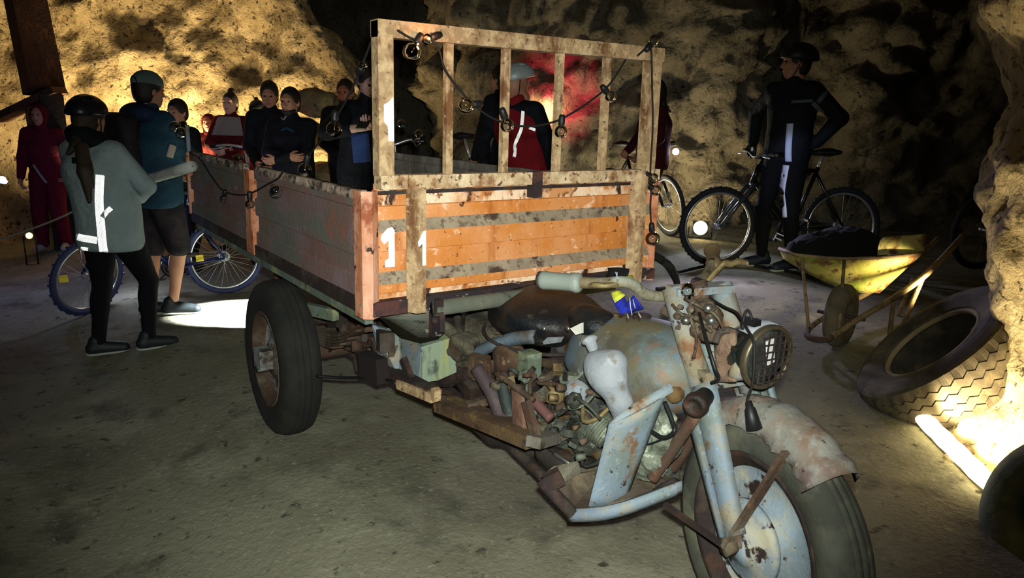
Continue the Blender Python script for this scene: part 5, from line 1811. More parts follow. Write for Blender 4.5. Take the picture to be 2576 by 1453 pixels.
# man in a cap, navy and teal jacket, shorts
lc_ = gdep(352, 0, 4.98)
JC = person('man in a grey cap, navy and teal jacket and black shorts, seen from behind', lc_, R(115), 1.67, teal, short_m, dark_shoe, hair_dk, ('cap', cap_m, -.55, True),
            dict(lean=(-.01, -.01), hR=(.32, -.12, 1.02), hL=(.30, .16, 1.05), eR=(-.3, -1, -.5), eL=(-.3, 1, -.5), fR=(.02, -.08, 0), fL=(-.05, .09, 0), toeR=-.85, toeL=-.6), hem=.82, shorts=True, build_=1.25, look=(-.1, .1))
solid('backpack', [boxo(JC['che'] + Vector((-.20, .05, -.02)), (.085, .15, .22), rotm(.1, -.1), .06, .03), boxo(JC['che'] + Vector((-.27, .05, -.10)), (.04, .10, .10), rotm(.1, -.1), .03, .03)], .013, cloth('dark_backpack', '#17131a', '#221a1c', .5, .7), JC['root'], label='dark backpack')
solid('hood', [ello(JC['nek'] + Vector((-.10, 0, .0)), (.085, .15, .07), rotm(0, -.5), .03), cone(JC['nek'] + Vector((-.05, .12, -.02)), JC['nek'] + Vector((-.05, -.12, -.02)), .05, .05, .04)], .012, navy, JC['root'])
tp(JC, 'reflective_patch', [(436, 364), (431, 380), (426, 396)], 4.9, .045, cream_cl, 'pale patch on the sleeve')
tp(JC, 'hood_piping', [(298, 318), (316, 328), (340, 335)], 4.9, .006, reflect_g)

# boy behind the cap man
person('dark haired boy in a dark jacket beyond the man in the cap', gdep(430, 0, 6.35), R(300), 1.50, black_jk, black_tr, None, hair_dk, None, dict(hR=(.2, -.15, 1.0), hL=(.2, .15, 1.0)), lod=1.3, look=(.1, .2))
# red tracksuit at the far left
JR = person('person in a crimson hooded tracksuit at the far left', gdep(70, 0, 7.5), R(335), 1.50, red_suit, red_suit, mat('pale_shoe', '#9a9088', .7), None, ('hood', red_suit), dict(baggy=.028, hR=(.10, -.27, .84), hL=(.20, .30, .98), fR=(0, -.14, 0), fL=(.05, .15, 0), lean=(.02, .0)), lod=1.2, look=(-.1, .05), hem=.80)
tp(JR, 'white_stripe', [(82, 412), (105, 445), (122, 465)], 7.4, .02, cream_cl)
tp(JR, 'white_stripe', [(82, 540), (92, 562)], 7.4, .012, cream_cl)
# the group by the yellow rock
person('child in a dark red hood left of the woman with the cream yoke', gdep(506, 0, 8.3), R(330), 1.36, maroon, black_tr, None, None, ('hood', maroon), None, lod=1.5)
JM = person('woman in a maroon jacket with a cream yoke, hair tied up', gdep(566, 0, 8.0), R(318), 1.60, maroon, black_tr, None, hair_dk, None, dict(hR=(.22, -.02, 1.12), hL=(.24, .04, 1.10), eR=(-.2, -1, -.4), eL=(-.2, 1, -.4)), lod=1.2, skin_m=skin_pale)
solid('yoke', [tuple(list(q[:3]) + [q[3] + .006, q[4] + .006] + list(q[5:])) for q in JM['Jk'] if q[0] == 'c'] + [half((0, 0, 1.27), (0, 0, -1), .01), half(JM['nek'] + Vector((0, 0, -.01)), (-.3, 0, 1), .01), half((0, .20, 1.3), (0, 1, .3)), half((0, -.20, 1.3), (0, -1, .3))], .014, cream_cl, JM['root'], label='cream yoke')
MB().ell(JM['h'](-.05, 0, .15), (.045, .045, .04)).build('hair_bun', hair_dk, JM['root'])
JK = person('youngster in a dark pompom hat and red jacket', gdep(634, 0, 8.15), R(325), 1.52, red_jk, black_tr, None, None, ('beanie', helmet_dk), None, lod=1.4, look=(-.3, .2))
tp(JK, 'zip_flap', [(650, 285), (645, 300), (640, 312)], 8.0, .03, black_jk)
JT = person('tall dark haired young man in a black jacket, head lowered', gdep(668, 0, 6.95), R(330), 1.69, black_jk, black_tr, None, hair_dk, None, dict(hR=(.22, -.10, 1.0), hL=(.22, .10, 1.0)), lod=1.2, look=(.05, .3))
JB = person('bearded man in a black jacket with crossed arms beside the box', gdep(722, 0, 6.25), R(318), 1.62, black_jk, black_tr, None, hair_dk, None, dict(hR=(.22, .06, 1.16), hL=(.24, -.05, 1.13), eR=(-.1, -1, -.4), eL=(-.1, 1, -.4)), lod=1.1, look=(-.1, .1), beard=True, build_=1.12)
tp(JB, 'shirt_collar', [(700, 285), (712, 300), (722, 288)], 6.1, .012, cream_cl)
tp(JB, 'chest_print', [(706, 328), (722, 322), (738, 330)], 6.1, .02, teal)
person('bearded man in a dark hoodie before the boulders', gdep(862, 0, 7.35), R(350), 1.72, black_jk, black_tr, None, hair_dk, None, dict(hR=(.2, -.12, 1.0), hL=(.22, .12, 1.0)), lod=1.2, look=(-.6, .15), beard=True, skin_m=mat('ruddy_skin', '#94583f', .55))
lp = gdep(900, 0, 5.55)
JP = person('man in black bending his head over a phone beside the headboard', lp, R(10), 1.80, black_jk, black_tr, None, mat('cropped_hair', '#2b231d', .7), None,
            dict(lean=(.10, .0), hRw=dep(905, 322, 5.25), hLw=dep(925, 318, 5.20), eR=(-.4, -1, -.5), eL=(-.4, 1, -.5), palmR=(.3, .4, .9), palmL=(.3, -.4, .9)), lod=1.0, look=(-.25, .55), skin_m=skin_pale, sleeve=.8)
tp(JP, 'scarf', [(905, 335), (908, 370), (912, 410)], 5.4, .13, denim, 'blue scarf hanging in front')
pp = MB()
pc = dep(918, 306, 5.15)
pp.box(pc, (.038, .006, .075), rotm(.6, 0, -.9))
po = pp.build('phone', blackplastic, None, 'dark phone held by the man bending his head', 'phone', loc=pc)
person('dark figure behind the helmeted man, seen from behind', gdep(1268, 0, 7.0), R(200), 1.76, black_jk, black_tr, None, hair_dk, None, dict(hR=(.10, -.30, .86), hL=(.10, .30, .86)), lod=1.3, build_=1.1)
lh = gdep(1338, 0, 6.0)
JH = person('man in a silver helmet and maroon vest with a glowing zip stripe', lh, R(292), 1.74, black_jk, black_tr, None, None, ('helmet', helmet_si), dict(lean=(.10, -.04), hR=(.30, -.22, .98), hL=(.12, .34, .92), eR=(-.3, -1, -.3), eL=(-.3, 1, 0)), lod=1.0, look=(-.75, .35), build_=1.25, hem=.80)
vest = [tuple(list(q[:3]) + [q[3] + .012, q[4] + .012] + list(q[5:])) if q[0] == 'c' else q for q in JH['Jk'][:4] + JH['Jk'][5:7]] + [half((0, 0, .79), (0, 0, -1))]
vest = solid('vest', vest, .013, maroon_vest, JH['root'], label='maroon vest over the black sleeves')
tp(JH, 'reflective_zip', [(1316, 278), (1314, 300), (1311, 325), (1303, 345), (1295, 365), (1296, 382), (1293, 396)], 6.0, .026, reflect, 'white reflective zip stripe', vest)
tp(JH, 'reflective_tape', [(1343, 274), (1349, 285), (1355, 296)], 6.0, .018, reflect, None, vest)
tp(JH, 'reflective_tape', [(1331, 321), (1347, 327)], 6.0, .022, reflect, None, vest)
MB().ell(JH['h'](.075, -.06, -.05), (.012, .02, .03), JH['Rh']).build('strap_reflector', reflect, JH['root'])
JD = person('dark silhouetted figure in a dark red jacket and black trousers right of the headboard', gdep(1668, 0, 7.1), R(245), 1.57, cloth('dark_red_jacket', '#3d0f12', '#300b0e', .5), black_tr, None, hair_dk, None, dict(hR=(.24, -.16, 1.0), hL=(.20, .20, .98), eR=(-.6, -.8, -.2), eL=(-.6, .8, -.2)), lod=1.2, build_=1.3, hem=.82, long_hair=(hair_dk, .20, 0))

# the rider on the right
bpy.context.view_layer.update()
gripw = [kH.matrix_world @ SPH(bcH + Vector((.03, y * (hwH - .06), .065))) for y in (-1, 1)]
gripw.sort(key=lambda q: (q - CAM_P).dot(CAM_R) / (q - CAM_P).dot(CAM_D))
lb_ = gdep(2022, 0, 5.98)
JX = person('tall man in a black helmet and black striped jacket with one hand on his handlebar', lb_, R(278), 1.80, black_jk, black_tr, mat('dark_blue_shoe', '#141c2c', .6), hair_dk, ('helmet', helmet_bl),
            dict(hRw=gripw[0] + Vector((.02, .06, .05)), hL=(-.06, .20, 1.03), eR=(-.3, -.5, -.6), eL=(-.45, 1, .1), fR=(.02, -.12, 0), fL=(.0, .13, 0), toeR=-.5, toeL=-.3, curlR=.75, curlL=.8, palmR=(.2, .1, -1), palmL=(.4, -.9, 0)), look=(-.85, .05), gloves=blackplastic, hem=.88, build_=1.02)
for k in range(3):
    tp(JX, 'sleeve_stripe', [(2092 + k * 9, 232 - k * 5), (2122 + k * 9, 262 - k * 4), (2146 + k * 5, 284 - k * 2)], 5.9, .012, mat('silver_stripe', '#aab4b6', .5))
    tp(JX, 'sleeve_stripe', [(2146 + k * 5, 284 + k * 2), (2130 + k * 7, 325), (2108 + k * 8, 352)], 5.9, .012, MATS['silver_stripe'])
tp(JX, 'chest_strap', [(1990, 256), (2020, 254), (2045, 253)], 5.9, .022, mat('grey_strap', '#4c5350', .7))
tp(JX, 'shoulder_strap', [(2085, 225), (2068, 245), (2058, 258)], 5.9, .035, mat('green_grey_strap', '#3a4a48', .7))
tp(JX, 'shoulder_strap', [(2045, 258), (2062, 278), (2076, 296)], 5.9, .035, MATS['grey_strap'])
tp(JX, 'jersey_panel', [(1988, 308), (1985, 345), (1983, 385), (1984, 408)], 5.9, .05, mat('pale_jersey', '#aeb8d4', .8), 'pale blue lit panel of the jersey')
tro = [o for o in JX['root'].children if o.name.startswith('trousers')][0]
tp(JX, 'leg_print', [(1978, 412), (1972, 445), (1966, 485), (1970, 520), (1972, 550)], 5.9, .05, mat('white_leg_print', '#c9cce0', .7), 'white lettered strip down the trouser leg', tro)


def letters(J, txt, px, py, D, size, rot, m, label=None):
    cu = bpy.data.curves.new('lettering', 'FONT')
    cu.body = txt
    cu.size = size
    cu.extrude = .0015
    tmp = bpy.data.objects.new('lettering', cu)
    COL.objects.link(tmp)
    dg = bpy.context.evaluated_depsgraph_get()
    me = bpy.data.meshes.new_from_object(tmp.evaluated_get(dg))
    bpy.data.objects.remove(tmp)
    o = bpy.data.objects.new('leg_lettering', me)
    COL.objects.link(o)
    me.materials.append(m)
    dr = eye_dir(J, px, py)
    bv = BVHTree.FromPolygons([v.co for v in tro.data.vertices], [p.vertices for p in tro.data.polygons])
    hit = bv.ray_cast((J['inv'] @ CAM_P), dr)
    c = hit[0] - dr * .010 if hit[0] is not None else J['inv'] @ dep(px, py, D)
    zl = -dr
    up = (Vector((0, 0, 1)) - zl * zl.z).normalized()
    xl = up.cross(zl)
    Mr = Matrix((xl, up, zl)).transposed() @ Matrix.Rotation(rot, 3, 'Z')
    for v in me.vertices:
        v.co = c + Mr @ v.co
    o.parent = J['root']
    ORG[o.name] = Vector((0, 0, 0))
    if label:
        o['label'] = label
    return o


letters(JX, 'STN', 1959, 470, 5.9, .085, R(-78), mat('print_black', '#0b0b10', .8))
letters(JX, 'TI', 1962, 612, 5.9, .085, R(70), mat('white_print', '#dfe2ee', .7))
MB().ell(JX['wrR'] + (JX['wrR'] - JX['elR']).normalized() * .05 + eye_dir(JX, 1845, 360) * -.034, (.012, .012, .020)).build('glove_reflector', reflect, JX['root'])
tp(JX, 'ankle_reflector', [(2042, 512), (2054, 500), (2068, 504)], 5.9, .04, reflect, None, tro)
tp(JX, 'pocket_reflector', [(2060, 396), (2076, 387)], 5.9, .020, reflect, None, tro)


# ================================================================ wheelbarrow
yellow = mat('yellow_green_tray', '#aba04a', .7, .05, (('#b9b070', 3, .45, .6), ('#829534', 4, .52, .62), ('#6a3f22', 6, .52, .62), ('#7d5a30', 14, .55, .64), ('#2c2317', 17, .60, .67)), .4, 40)
yel_rust = mat('rusty_yellow_frame', '#84704a', .85, .05, (('#5f4730', 7, .45, .6), ('#9d8a5c', 10, .55, .68), ('#33261a', 22, .6, .68)), .4, 60)
g0 = gpt(2110, 880)
WB = empty('wheelbarrow', g0, 0, 'old yellow green wheelbarrow with rusty tubular frame and a dark heap in the tray', 'wheelbarrow')
DW = 4.62
# tray: rim quad and bottom quad surveyed on the near side, far side one tray width behind
nr = [dep(1996, 640, 4.70), dep(2235, 652, 4.66), dep(2322, 637, 4.80)]
back = Vector((-.44, .30, .10))
rim_n = [dep(1997, 640, 4.62), dep(2110, 650, 4.58), dep(2240, 646, 4.60), dep(2322, 636, 4.66)]
bot_n = [dep(2016, 674, 4.70), dep(2078, 710, 4.70), dep(2155, 737, 4.70), dep(2224, 741, 4.72)]
perp = Vector((CAM_D.x, CAM_D.y, 0)).normalized() * .42 + Vector((0, 0, 0.0))
rim_mid = sum(rim_n, Vector()) / 4
rim_f = [p + perp + (rim_mid - p) * .14 - Vector((0, 0, .035)) for p in rim_n]
bot_f = [p.lerp(p + perp, .78) for p in bot_n]
bot_n2 = [p.lerp(p + perp, .14) for p in bot_n]
b = MB()
def strip(A, B, n=6):
    return [[a.lerp(c, k / n) for k in range(n + 1)] for a, c in zip(A, B)]
b.sheet(strip(smooth_path(rim_n, 4), smooth_path(bot_n2, 4)), .006)
b.sheet(strip(smooth_path(rim_f, 4), smooth_path(bot_f, 4)), .006)
b.sheet(strip(smooth_path(bot_n2, 4), smooth_path(bot_f, 4)), .006)
b.sheet(strip([rim_n[0], rim_n[0].lerp(rim_f[0], .5), rim_f[0]], [bot_n2[0], bot_n2[0].lerp(bot_f[0], .5), bot_f[0]]), .006)
b.sheet(strip([rim_n[3], rim_n[3].lerp(rim_f[3], .5), rim_f[3]], [bot_n2[3], bot_n2[3].lerp(bot_f[3], .5), bot_f[3]]), .006)
tray = b.build('tray', yellow, WB, 'yellow green tray worn to rust at the rim')
MB().tube(smooth_path(rim_n, 4) + smooth_path(rim_f, 4)[::-1], .011, 8, False, True).build('tray_rim', yel_rust, tray)
b = MB()
pl = [dep(2207, 641, 4.64), dep(2208, 622, 4.62), dep(2214, 604, 4.61), dep(2224, 596, 4.60), dep(2328, 588, 4.66), dep(2322, 634, 4.67)]
n0 = (pl[4] - pl[0]).cross(pl[2] - pl[0]).normalized()
b.prism(pl, n0 * .006)
b.build('back_plate', yellow, WB, 'upright yellow plate riveted to the tray')
heap = [ello(dep(2075, 628, 4.92), (.20, .17, .11), rotm(.9), .05), ello(dep(2150, 622, 4.95), (.18, .17, .13), rotm(.9), .05), ello(dep(2030, 632, 4.95), (.13, .13, .09), None, .05), ello(dep(2110, 610, 5.02), (.16, .15, .10), None, .05)]
hb_ = MB()
v, f = sdf(heap, .02)
hc = dep(2100, 630, 4.95)
hb_.add([Vector(q) + Vector((0, 0, 1)) * noise.fractal(Vector(q) * 14, .8, 2, 4) * .02 for q in v], f)
hb_.build('soil_heap', mat('black_soil', '#060505', 1, 0, (('#0b0908', 20, .5, .65),), .8, 30), None, 'heap of black soil lying in the wheelbarrow tray', 'soil heap', loc=hc, kind='stuff')
# frame: two long handles meeting round the wheel
MB().tube(smooth_path([dep(2092, 848, 4.34), dep(2150, 808, 4.40), dep(2238, 755, 4.50), dep(2330, 690, 4.60), dep(2425, 590, 4.80)], 5), .018, 10).build('handle', yel_rust, WB)
far = perp * .9
MB().tube(smooth_path([dep(2034, 826, 4.62), dep(2070, 800, 4.75), dep(2150, 755, 5.0), dep(2260, 690, 5.2), dep(2360, 600, 5.42)], 5), .018, 10).build('handle', yel_rust, WB)
MB().tube(smooth_path([dep(2034, 826, 4.62), dep(2030, 842, 4.50), dep(2048, 852, 4.40), dep(2075, 854, 4.36), dep(2094, 847, 4.34)], 4), .018, 10).build('front_bow', rusty, WB)
for a, c in (((2124, 655, 4.58), (2110, 836, 4.37)), ((2018, 652, 4.62), (2034, 822, 4.60))):
    MB().tube([dep(*a), dep(*c)], .010, 8).build('tray_strut', yel_rust, WB)
for a, c in (((2248, 752, 4.52), (2240, 830, 4.62)), ((2325, 690, 4.62), (2262, 826, 4.66)), ((2298, 700, 5.05), (2258, 800, 5.05))):
    p, q = dep(*a), dep(*c)
    q.z = ground(q.x, q.y) + .005
    MB().tube([p, q], .014, 8).build('leg', yel_rust, WB)
wc = Vector((g0.x, g0.y, g0.z)) + Vector((-.05, .06, .195))
wax = (dep(2034, 826, 4.62) - dep(2092, 848, 4.34)).normalized()
wax.z = 0
wax = Vector((-.80, -.15, 0)).normalized()
wax = Vector((CAM_R.x * .75 + CAM_D.x * -.66, CAM_R.y * .75 + CAM_D.y * -.66, .0)).normalized()
b = MB()
b.lathe([(.09, -.045), (.13, -.058), (.17, -.052), (.193, -.025), (.196, 0), (.193, .025), (.17, .052), (.13, .058), (.09, .045)], wc, wax, 40)
wt = b.build('wheel', mat('sandy_barrow_tyre', '#5f5540', .9, 0, (('#443c2c', 5, .45, .62), ('#7d7050', 7, .55, .68)), .3, 50), WB)
MB().lathe([(.092, .03), (.10, .05), (.088, .05), (.07, .02), (.0, .03), (0, -.03), (.07, -.02), (.088, -.05), (.10, -.05), (.092, -.03)], wc, wax, 30).build('wheel_disc', rusty, wt)
MB().tube([wc - wax * .14, wc + wax * .14], .012, 8).build('axle', rusty_dark, wt)

# ================================================================ truck tyres against the right rock
def truck_tyre(name, c, ax, r, hw, rim, m, label, zig=True, n=264):
    """tread of zigzag ribs parted by narrow grooves."""
    c, ax = Vector(c), Vector(ax).normalized()
    u = ax.orthogonal().normalized()
    wv = ax.cross(u)
    b_ = MB()
    side = [(rim, -.80), (rim + .015, -.95), (rim + .05, -1.0), ((r + rim) / 2, -1.10), (r - .06, -1.08), (r - .025, -1.02), (r - .008, -.94)]
    gro = [-.60, -.22, .22, .60]
    cols_n = len(side) * 2 + len(gro) * 4
    vs = []
    for i in range(n):
        a = 2 * PI * i / n
        o = u * math.cos(a) + wv * math.sin(a)
        ph = (i % 6) / 6
        z = (4 * abs(ph - .5) - 1) * .07
        prof_ = [(q, s * hw) for q, s in side]
        for k, gq in enumerate(gro):
            cx = (gq + z) * hw
            e = .018 * hw
            crown = r + .012 * (1 - gq * gq)
            prof_ += [(crown, cx - e - .001), (crown - .014, cx - e), (crown - .014, cx + e), (crown, cx + e + .001)]
        prof_ += [(q, -s * hw) for q, s in side[::-1]]
        for q, s in prof_:
            vs.append(c + o * q + ax * s)
    K = cols_n
    fs_ = []
    for i in range(n):
        j = (i + 1) % n
        for k in range(K):
            l = (k + 1) % K
            fs_.append((i * K + k, i * K + l, j * K + l, j * K + k))
    b_.add(vs, fs_, False)
    t = b_.build(name, m, None, label, 'tyre', loc=c)
    return t, u, wv


# leaning truck tyre: near edge of the tread on the floor, hollow side up and to the left
ta = (CAM_R * -.66 + CAM_U * .74 + CAM_D * .0).normalized()
tcen = dep(2378, 902, 3.80)
TT, tu, tw_ = truck_tyre('truck_tyre', tcen, ta, .43, .128, .25, mat('sandy_truck_tyre', '#5a5343', .92, 0, (('#403a2f', 3, .45, .6), ('#746a52', 5, .52, .68)), .25, 50), 'big worn truck tyre with a zigzag tread leaning on the pale rock')
MB().lathe([(.245, .085), (.262, .098), (.262, .112), (.245, .118), (.235, .10)], tcen, ta, 64).build('bead', mat('dusty_bead', '#a2916a', .8, 0, (('#75684c', 6, .45, .62),), .2, 50), TT)
# greenish tyre at the right edge, missing torch light put into its colour
gq = gpt(2560, 1425)
gc = Vector((1.58, 2.02, .30))
gax = (CAM_R * -.75 + CAM_U * .35 + CAM_D * -.25).normalized()
b = MB()
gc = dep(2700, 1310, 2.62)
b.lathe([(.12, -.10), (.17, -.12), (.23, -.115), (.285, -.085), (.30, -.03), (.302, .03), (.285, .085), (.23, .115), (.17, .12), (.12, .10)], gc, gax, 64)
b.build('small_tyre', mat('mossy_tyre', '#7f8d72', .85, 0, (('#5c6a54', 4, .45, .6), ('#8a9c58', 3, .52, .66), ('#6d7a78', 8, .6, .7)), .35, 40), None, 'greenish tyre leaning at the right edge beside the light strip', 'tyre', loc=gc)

# ================================================================ lamps
strip_m = glow('warm_strip', '#ffe9b0', 11)
s0, s1 = gpt(2316, 1062), gpt(2506, 1252)
sdir = (s1 - s0).normalized()
sn = Vector((sdir.y, -sdir.x, 0))
LS = empty('light_strip', (s0 + s1) / 2 + Vector((0, 0, .02)), 0, 'glaring warm light strip on the floor along the foot of the pale rock', 'light strip')
b = MB()
b.bar(s0 + Vector((0, 0, .008)) + sn * .02, s1 + Vector((0, 0, .008)) + sn * .02, .03, .016)
b.build('strip_housing', steel, LS)
b = MB()
b.tube([s0.lerp(s1, i / 10) + Vector((0, 0, .045)) + sn * .02 for i in range(11)], [.03] + [.036 + .004 * (i % 2) for i in range(9)] + [.03], 12)
b.build('strip_diffuser', strip_m, LS)
for t, e in ((.04, 42), (.35, 34), (.65, 34), (.95, 34)):
    p = s0.lerp(s1, t) + Vector((0, 0, .10)) + sn * .02
    light('SPOT', p, e, WARM2, .03, p - sn * .6 + Vector((0, 0, .45)), 142, .5, 'strip_lamp')
def floodlight(p, tgt, label, r=.07, m=None):
    p, tgt = Vector(p), Vector(tgt)
    d = (tgt - p).normalized()
    F = empty('floodlight', (p.x, p.y, ground(p.x, p.y)), 0, label, 'floodlight')
    sd = d.cross(Vector((0, 0, 1))).normalized()
    up_ = sd.cross(d)
    Rm = Matrix((d, sd, up_)).transposed()
    MB().box(p - d * .03, (.03, r * .95, r * .85), Rm).build('lamp_housing', blackplastic, F)
    MB().lathe([(0, .012), (r * .5, .010), (r * .85, .0), (r * .85, -.01), (0, -.01)], p + d * .004, d, 20).build('lamp_glass', m or glow('flood_glass', '#ffe09a', 30), F)
    b_ = MB()
    b_.tube([p - d * .03 + sd * r * 1.4, Vector((p.x, p.y, ground(p.x, p.y) + .012)) + sd * r * 1.4, Vector((p.x, p.y, ground(p.x, p.y) + .012)) - sd * r * 1.4, p - d * .03 - sd * r * 1.4], .008, 6)
    b_.build('lamp_bracket', blackplastic, F)
    return F
fl = gdep(1762, 0, 8.0) + Vector((0, 0, .14))
floodlight(dep(1762, 573, 7.9), dep(1735, 600, 6.0), 'glowing warm floodlight on the floor behind the front bicycle wheel', .085)
light('SPOT', dep(1735, 560, 8.1), 75, WARM2, .08, dep(1690, 330, 8.8), 150, .6, 'floodlight_beam')
floodlight(gdep(3, 0, 6.9) + Vector((0, 0, .30)), dep(60, 600, 5), 'small amber lamp at the far left edge under the rope', .035, glow('amber_glass', '#ffb347', 14))
b = MB()
bl = dep(5, 452, 6.2)
b.ell(bl, (.03, .03, .03))
b.tube([bl, bl + Vector((-.05, .02, -.02))], .02, 8)
b.build('bicycle_lamp', glow('blue_led', '#5f78ff', 25), None, 'blue white bicycle lamp at the left edge', 'lamp', loc=bl)
light('SPOT', dep(2385, 735, 4.45), 75, WARM2, .04, dep(2220, 695, 4.75), 70, .8, 'barrow_fill')  # added fill spot in free space, brightens the side of the wheelbarrow
light('POINT', bl + CAM_R * .07, 12, (.3, .4, 1), .03, name='blue_lamp_glow')
hp = dep(1700, 381, 7.35)
b = MB()
b.lathe([(0, .02), (.026, .018), (.032, .0), (.024, -.04), (0, -.05)], hp, (CAM_D * -1), 16)
hl2 = b.build('bicycle_headlamp', glow('white_led', '#dfe6ff', 60), None, 'lit white headlamp of the bicycle beside the dark red figure', 'lamp', loc=hp)
light('SPOT', hp + CAM_D * -.05, 60, COOL, .03, dep(1860, 640, 6.4), 80, .6, 'bicycle_headlamp_beam')
# headlamp behind the box that floods the ground left of the rear wheel
spt = gpt(668, 788)
sp = spt + Vector((.57 * .62, .82 * .62, .80))
SL = light('SPOT', sp, 2300, (.88, .94, 1.0), .02, spt, 42, .10, 'bicycle_headlamp_beam')
light('POINT', dep(320, 640, 5.9), 7, COOL, .05, name='bicycle_lamp_glow')
light('POINT', dep(600, 395, 6.3), .5, (1, .5, 1), .05, name='bicycle_lamp_glow')
light('SPOT', dep(1790, 430, 6.1), 75, (.70, .64, 1.0), .05, dep(1800, 760, 5.2), 110, .6, 'bicycle_lamp_glow')
light('SPOT', dep(1885, 400, 5.6), 10, COOL, .03, dep(1980, 430, 5.95), 60, .5, 'bicycle_lamp_glow')

# ================================================================ festoon lights
cord_m = mat('black_cord', '#0d0d0e', .7)
fil = mat('filament', '#7a5a30', .3, .8)


def festoon(label, pts, bulbs, drop=(0, 0, -1)):
    """pts: cord points; bulbs: (socket point, bulb centre, radius)."""
    root = empty('string_lights', pts[0], 0, label, 'string lights', 'strings of clear bulbs')
    MB().tube(smooth_path(pts, 6), .0038, 7).build('cord', cord_m, root)
    for so, bc_, r, *lit in bulbs:
        so, bc_ = Vector(so), Vector(bc_)
        d = (bc_ - so).normalized()
        b_ = MB()
        prof_ = [(r * .40, -r * 1.15)]
        for i in range(13):
            a = PI * (.13 + .87 * i / 12)
            prof_.append((max(1e-4, r * math.sin(a)), -r * math.cos(a)))
        b_.lathe(prof_, bc_, d, 24, closed=False)
        bo_ = b_.build('bulb', glass, root, fix=False)
        MB().lathe([(0, -.034), (.009, -.034), (.012, -.024), (.0125, 0), (.010, .005), (0, .005)], bc_ - d * r * 1.15, d, 12).build('socket', blackplastic, bo_)
        MB().tube([bc_ - d * r, bc_ - d * r * .2, bc_ + d * r * .1], [.003, .0012, .002], 6).build('filament', glow('lit_filament', '#ff7a38', 25) if lit else fil, bo_)
        if lit:
            light('POINT', bc_ + Vector((.03, 0, 0)), .5, (1, .35, .12), .02, name='lit_bulb')
    return root


def dn(p, l=.075, t=(0, 0, -1)):
    return Vector(p) + Vector(t) * l


Yf = -.052
c1 = [(478, 384), (505, 402), (530, 440), (560, 478), (600, 490), (630, 486), (675, 462), (700, 448), (712, 430)]
P1 = [onY(x, y, Yf) for x, y in c1]
festoon('string of bulbs sagging across the left side of the load box', P1,
        [(onY(566, 482, Yf - .02), onY(563, 499, Yf - .02), .020), (onY(628, 490, Yf - .02), onY(629, 513, Yf - .02), .021), (onY(682, 462, Yf - .02), onY(695, 481, Yf - .03), .026)])
top = Vector((-.01, -.01, 1.742))
q0 = onY(745, 436, -.03)
def along(t):
    return q0.lerp(top, t)
pts2 = [q0] + [q0.lerp(top, t) - Vector((0, 0, .10 * math.sin(PI * t))) for t in (.2, .4, .6, .8)] + [top]
def on2(x, y):
    t = (x - 745) / (948 - 745)
    D = (q0.lerp(top, t) - CAM_P).dot(CAM_D)
    return dep(x, y, D)
pts2 = [q0, on2(770, 400), on2(800, 362), on2(836, 310), on2(880, 235), on2(905, 178), on2(948, 66)]
festoon('string of bulbs slanting up from the side wall to the headboard corner', pts2, [(on2(772, 402), on2(767, 427), .026), (on2(842, 302), on2(841, 325), .028), (on2(908, 172), on2(913, 164), .014)])
X = .055
c3 = [(1000, 76), (1040, 98), (1085, 102), (1106, 128), (1118, 172), (1150, 218), (1190, 262), (1230, 292), (1262, 306), (1300, 316), (1350, 316), (1400, 304), (1440, 284), (1480, 258), (1520, 226), (1545, 196), (1574, 150)]
P3 = [onX(x, y, X) for x, y in c3]
festoon('string of bulbs sagging through the bars of the headboard', P3,
        [(onX(1050, 104, X), onX(1036, 131, X), .029), (onX(1092, 92, X), onX(1074, 98, X), .018, 1), (onX(1195, 262, X), onX(1172, 264, X), .027), (onX(1270, 296, X + .02), onX(1276, 314, X + .02), .024), (onX(1413, 306, X), onX(1411, 331, X), .024), (onX(1524, 228, X), onX(1536, 242, X), .022)])
c4 = [(1604, 140), (1630, 118), (1638, 130), (1640, 200), (1642, 320), (1636, 430), (1640, 460), (1636, 520), (1640, 590)]
P4 = [onX(x, y, .06) for x, y in c4]
festoon('string of bulbs running down the right headboard post', P4, [(onX(1634, 116, .06), onX(1646, 102, .06), .022), (onX(1630, 440, .06), onX(1643, 448, .06), .022), (onX(1634, 468, .06), onX(1649, 478, .06), .023), (onX(1640, 575, .06), onX(1642, 600, .06), .030)])
Yr = 1.24
P5 = [onY(1035, 318, Yr), onY(1028, 330, Yr), onY(1040, 352, Yr), onY(1048, 372, Yr)]
festoon('short string of bulbs on the far rear post of the box', P5, [(onY(1024, 318, Yr), onY(1010, 311, Yr), .028), (onY(1044, 328, Yr), onY(1054, 336, Yr), .027), (onY(1042, 352, Yr), onY(1050, 358, Yr), .022)])
Yq = -.03
P6 = [onY(474, 384, Yq), onY(466, 350, Yq), onY(462, 322, Yq), onY(452, 306, Yq)]
festoon('pair of bulbs on the rear rod of the box beside the man in the cap', P6, [(onY(462, 318, Yq), onY(440, 318, Yq - .02), .033), (onY(466, 342, Yq), onY(456, 333, Yq - .02), .031)])
hc_ = [onY(1700, 742, .60), onY(1745, 728, .68), onY(1765, 724, .70), onY(1785, 748, .66), onY(1820, 770, .62), onY(1850, 784, .60), onY(1868, 806, .56), onY(1880, 828, .54), onY(1896, 860, .52), onY(1897, 920, .51), onY(1893, 965, .51), onY(1882, 998, .51), onY(1882, 1012, .51)]
hs = festoon('end of a bulb string with a black plug hanging over the headlamp', hc_, [(onY(1752, 726, .66), onY(1729, 731, .58), .023)])
b = MB()
p0_, p1_ = onY(1883, 1008, .51), onY(1894, 1060, .51)
b.lathe([(0, 0), (.008, 0), (.010, .016), (.014, .02), (.021, .072), (.017, .074), (0, .074)], p0_, (p1_ - p0_), 12)
b.build('plug', blackplastic, hs)
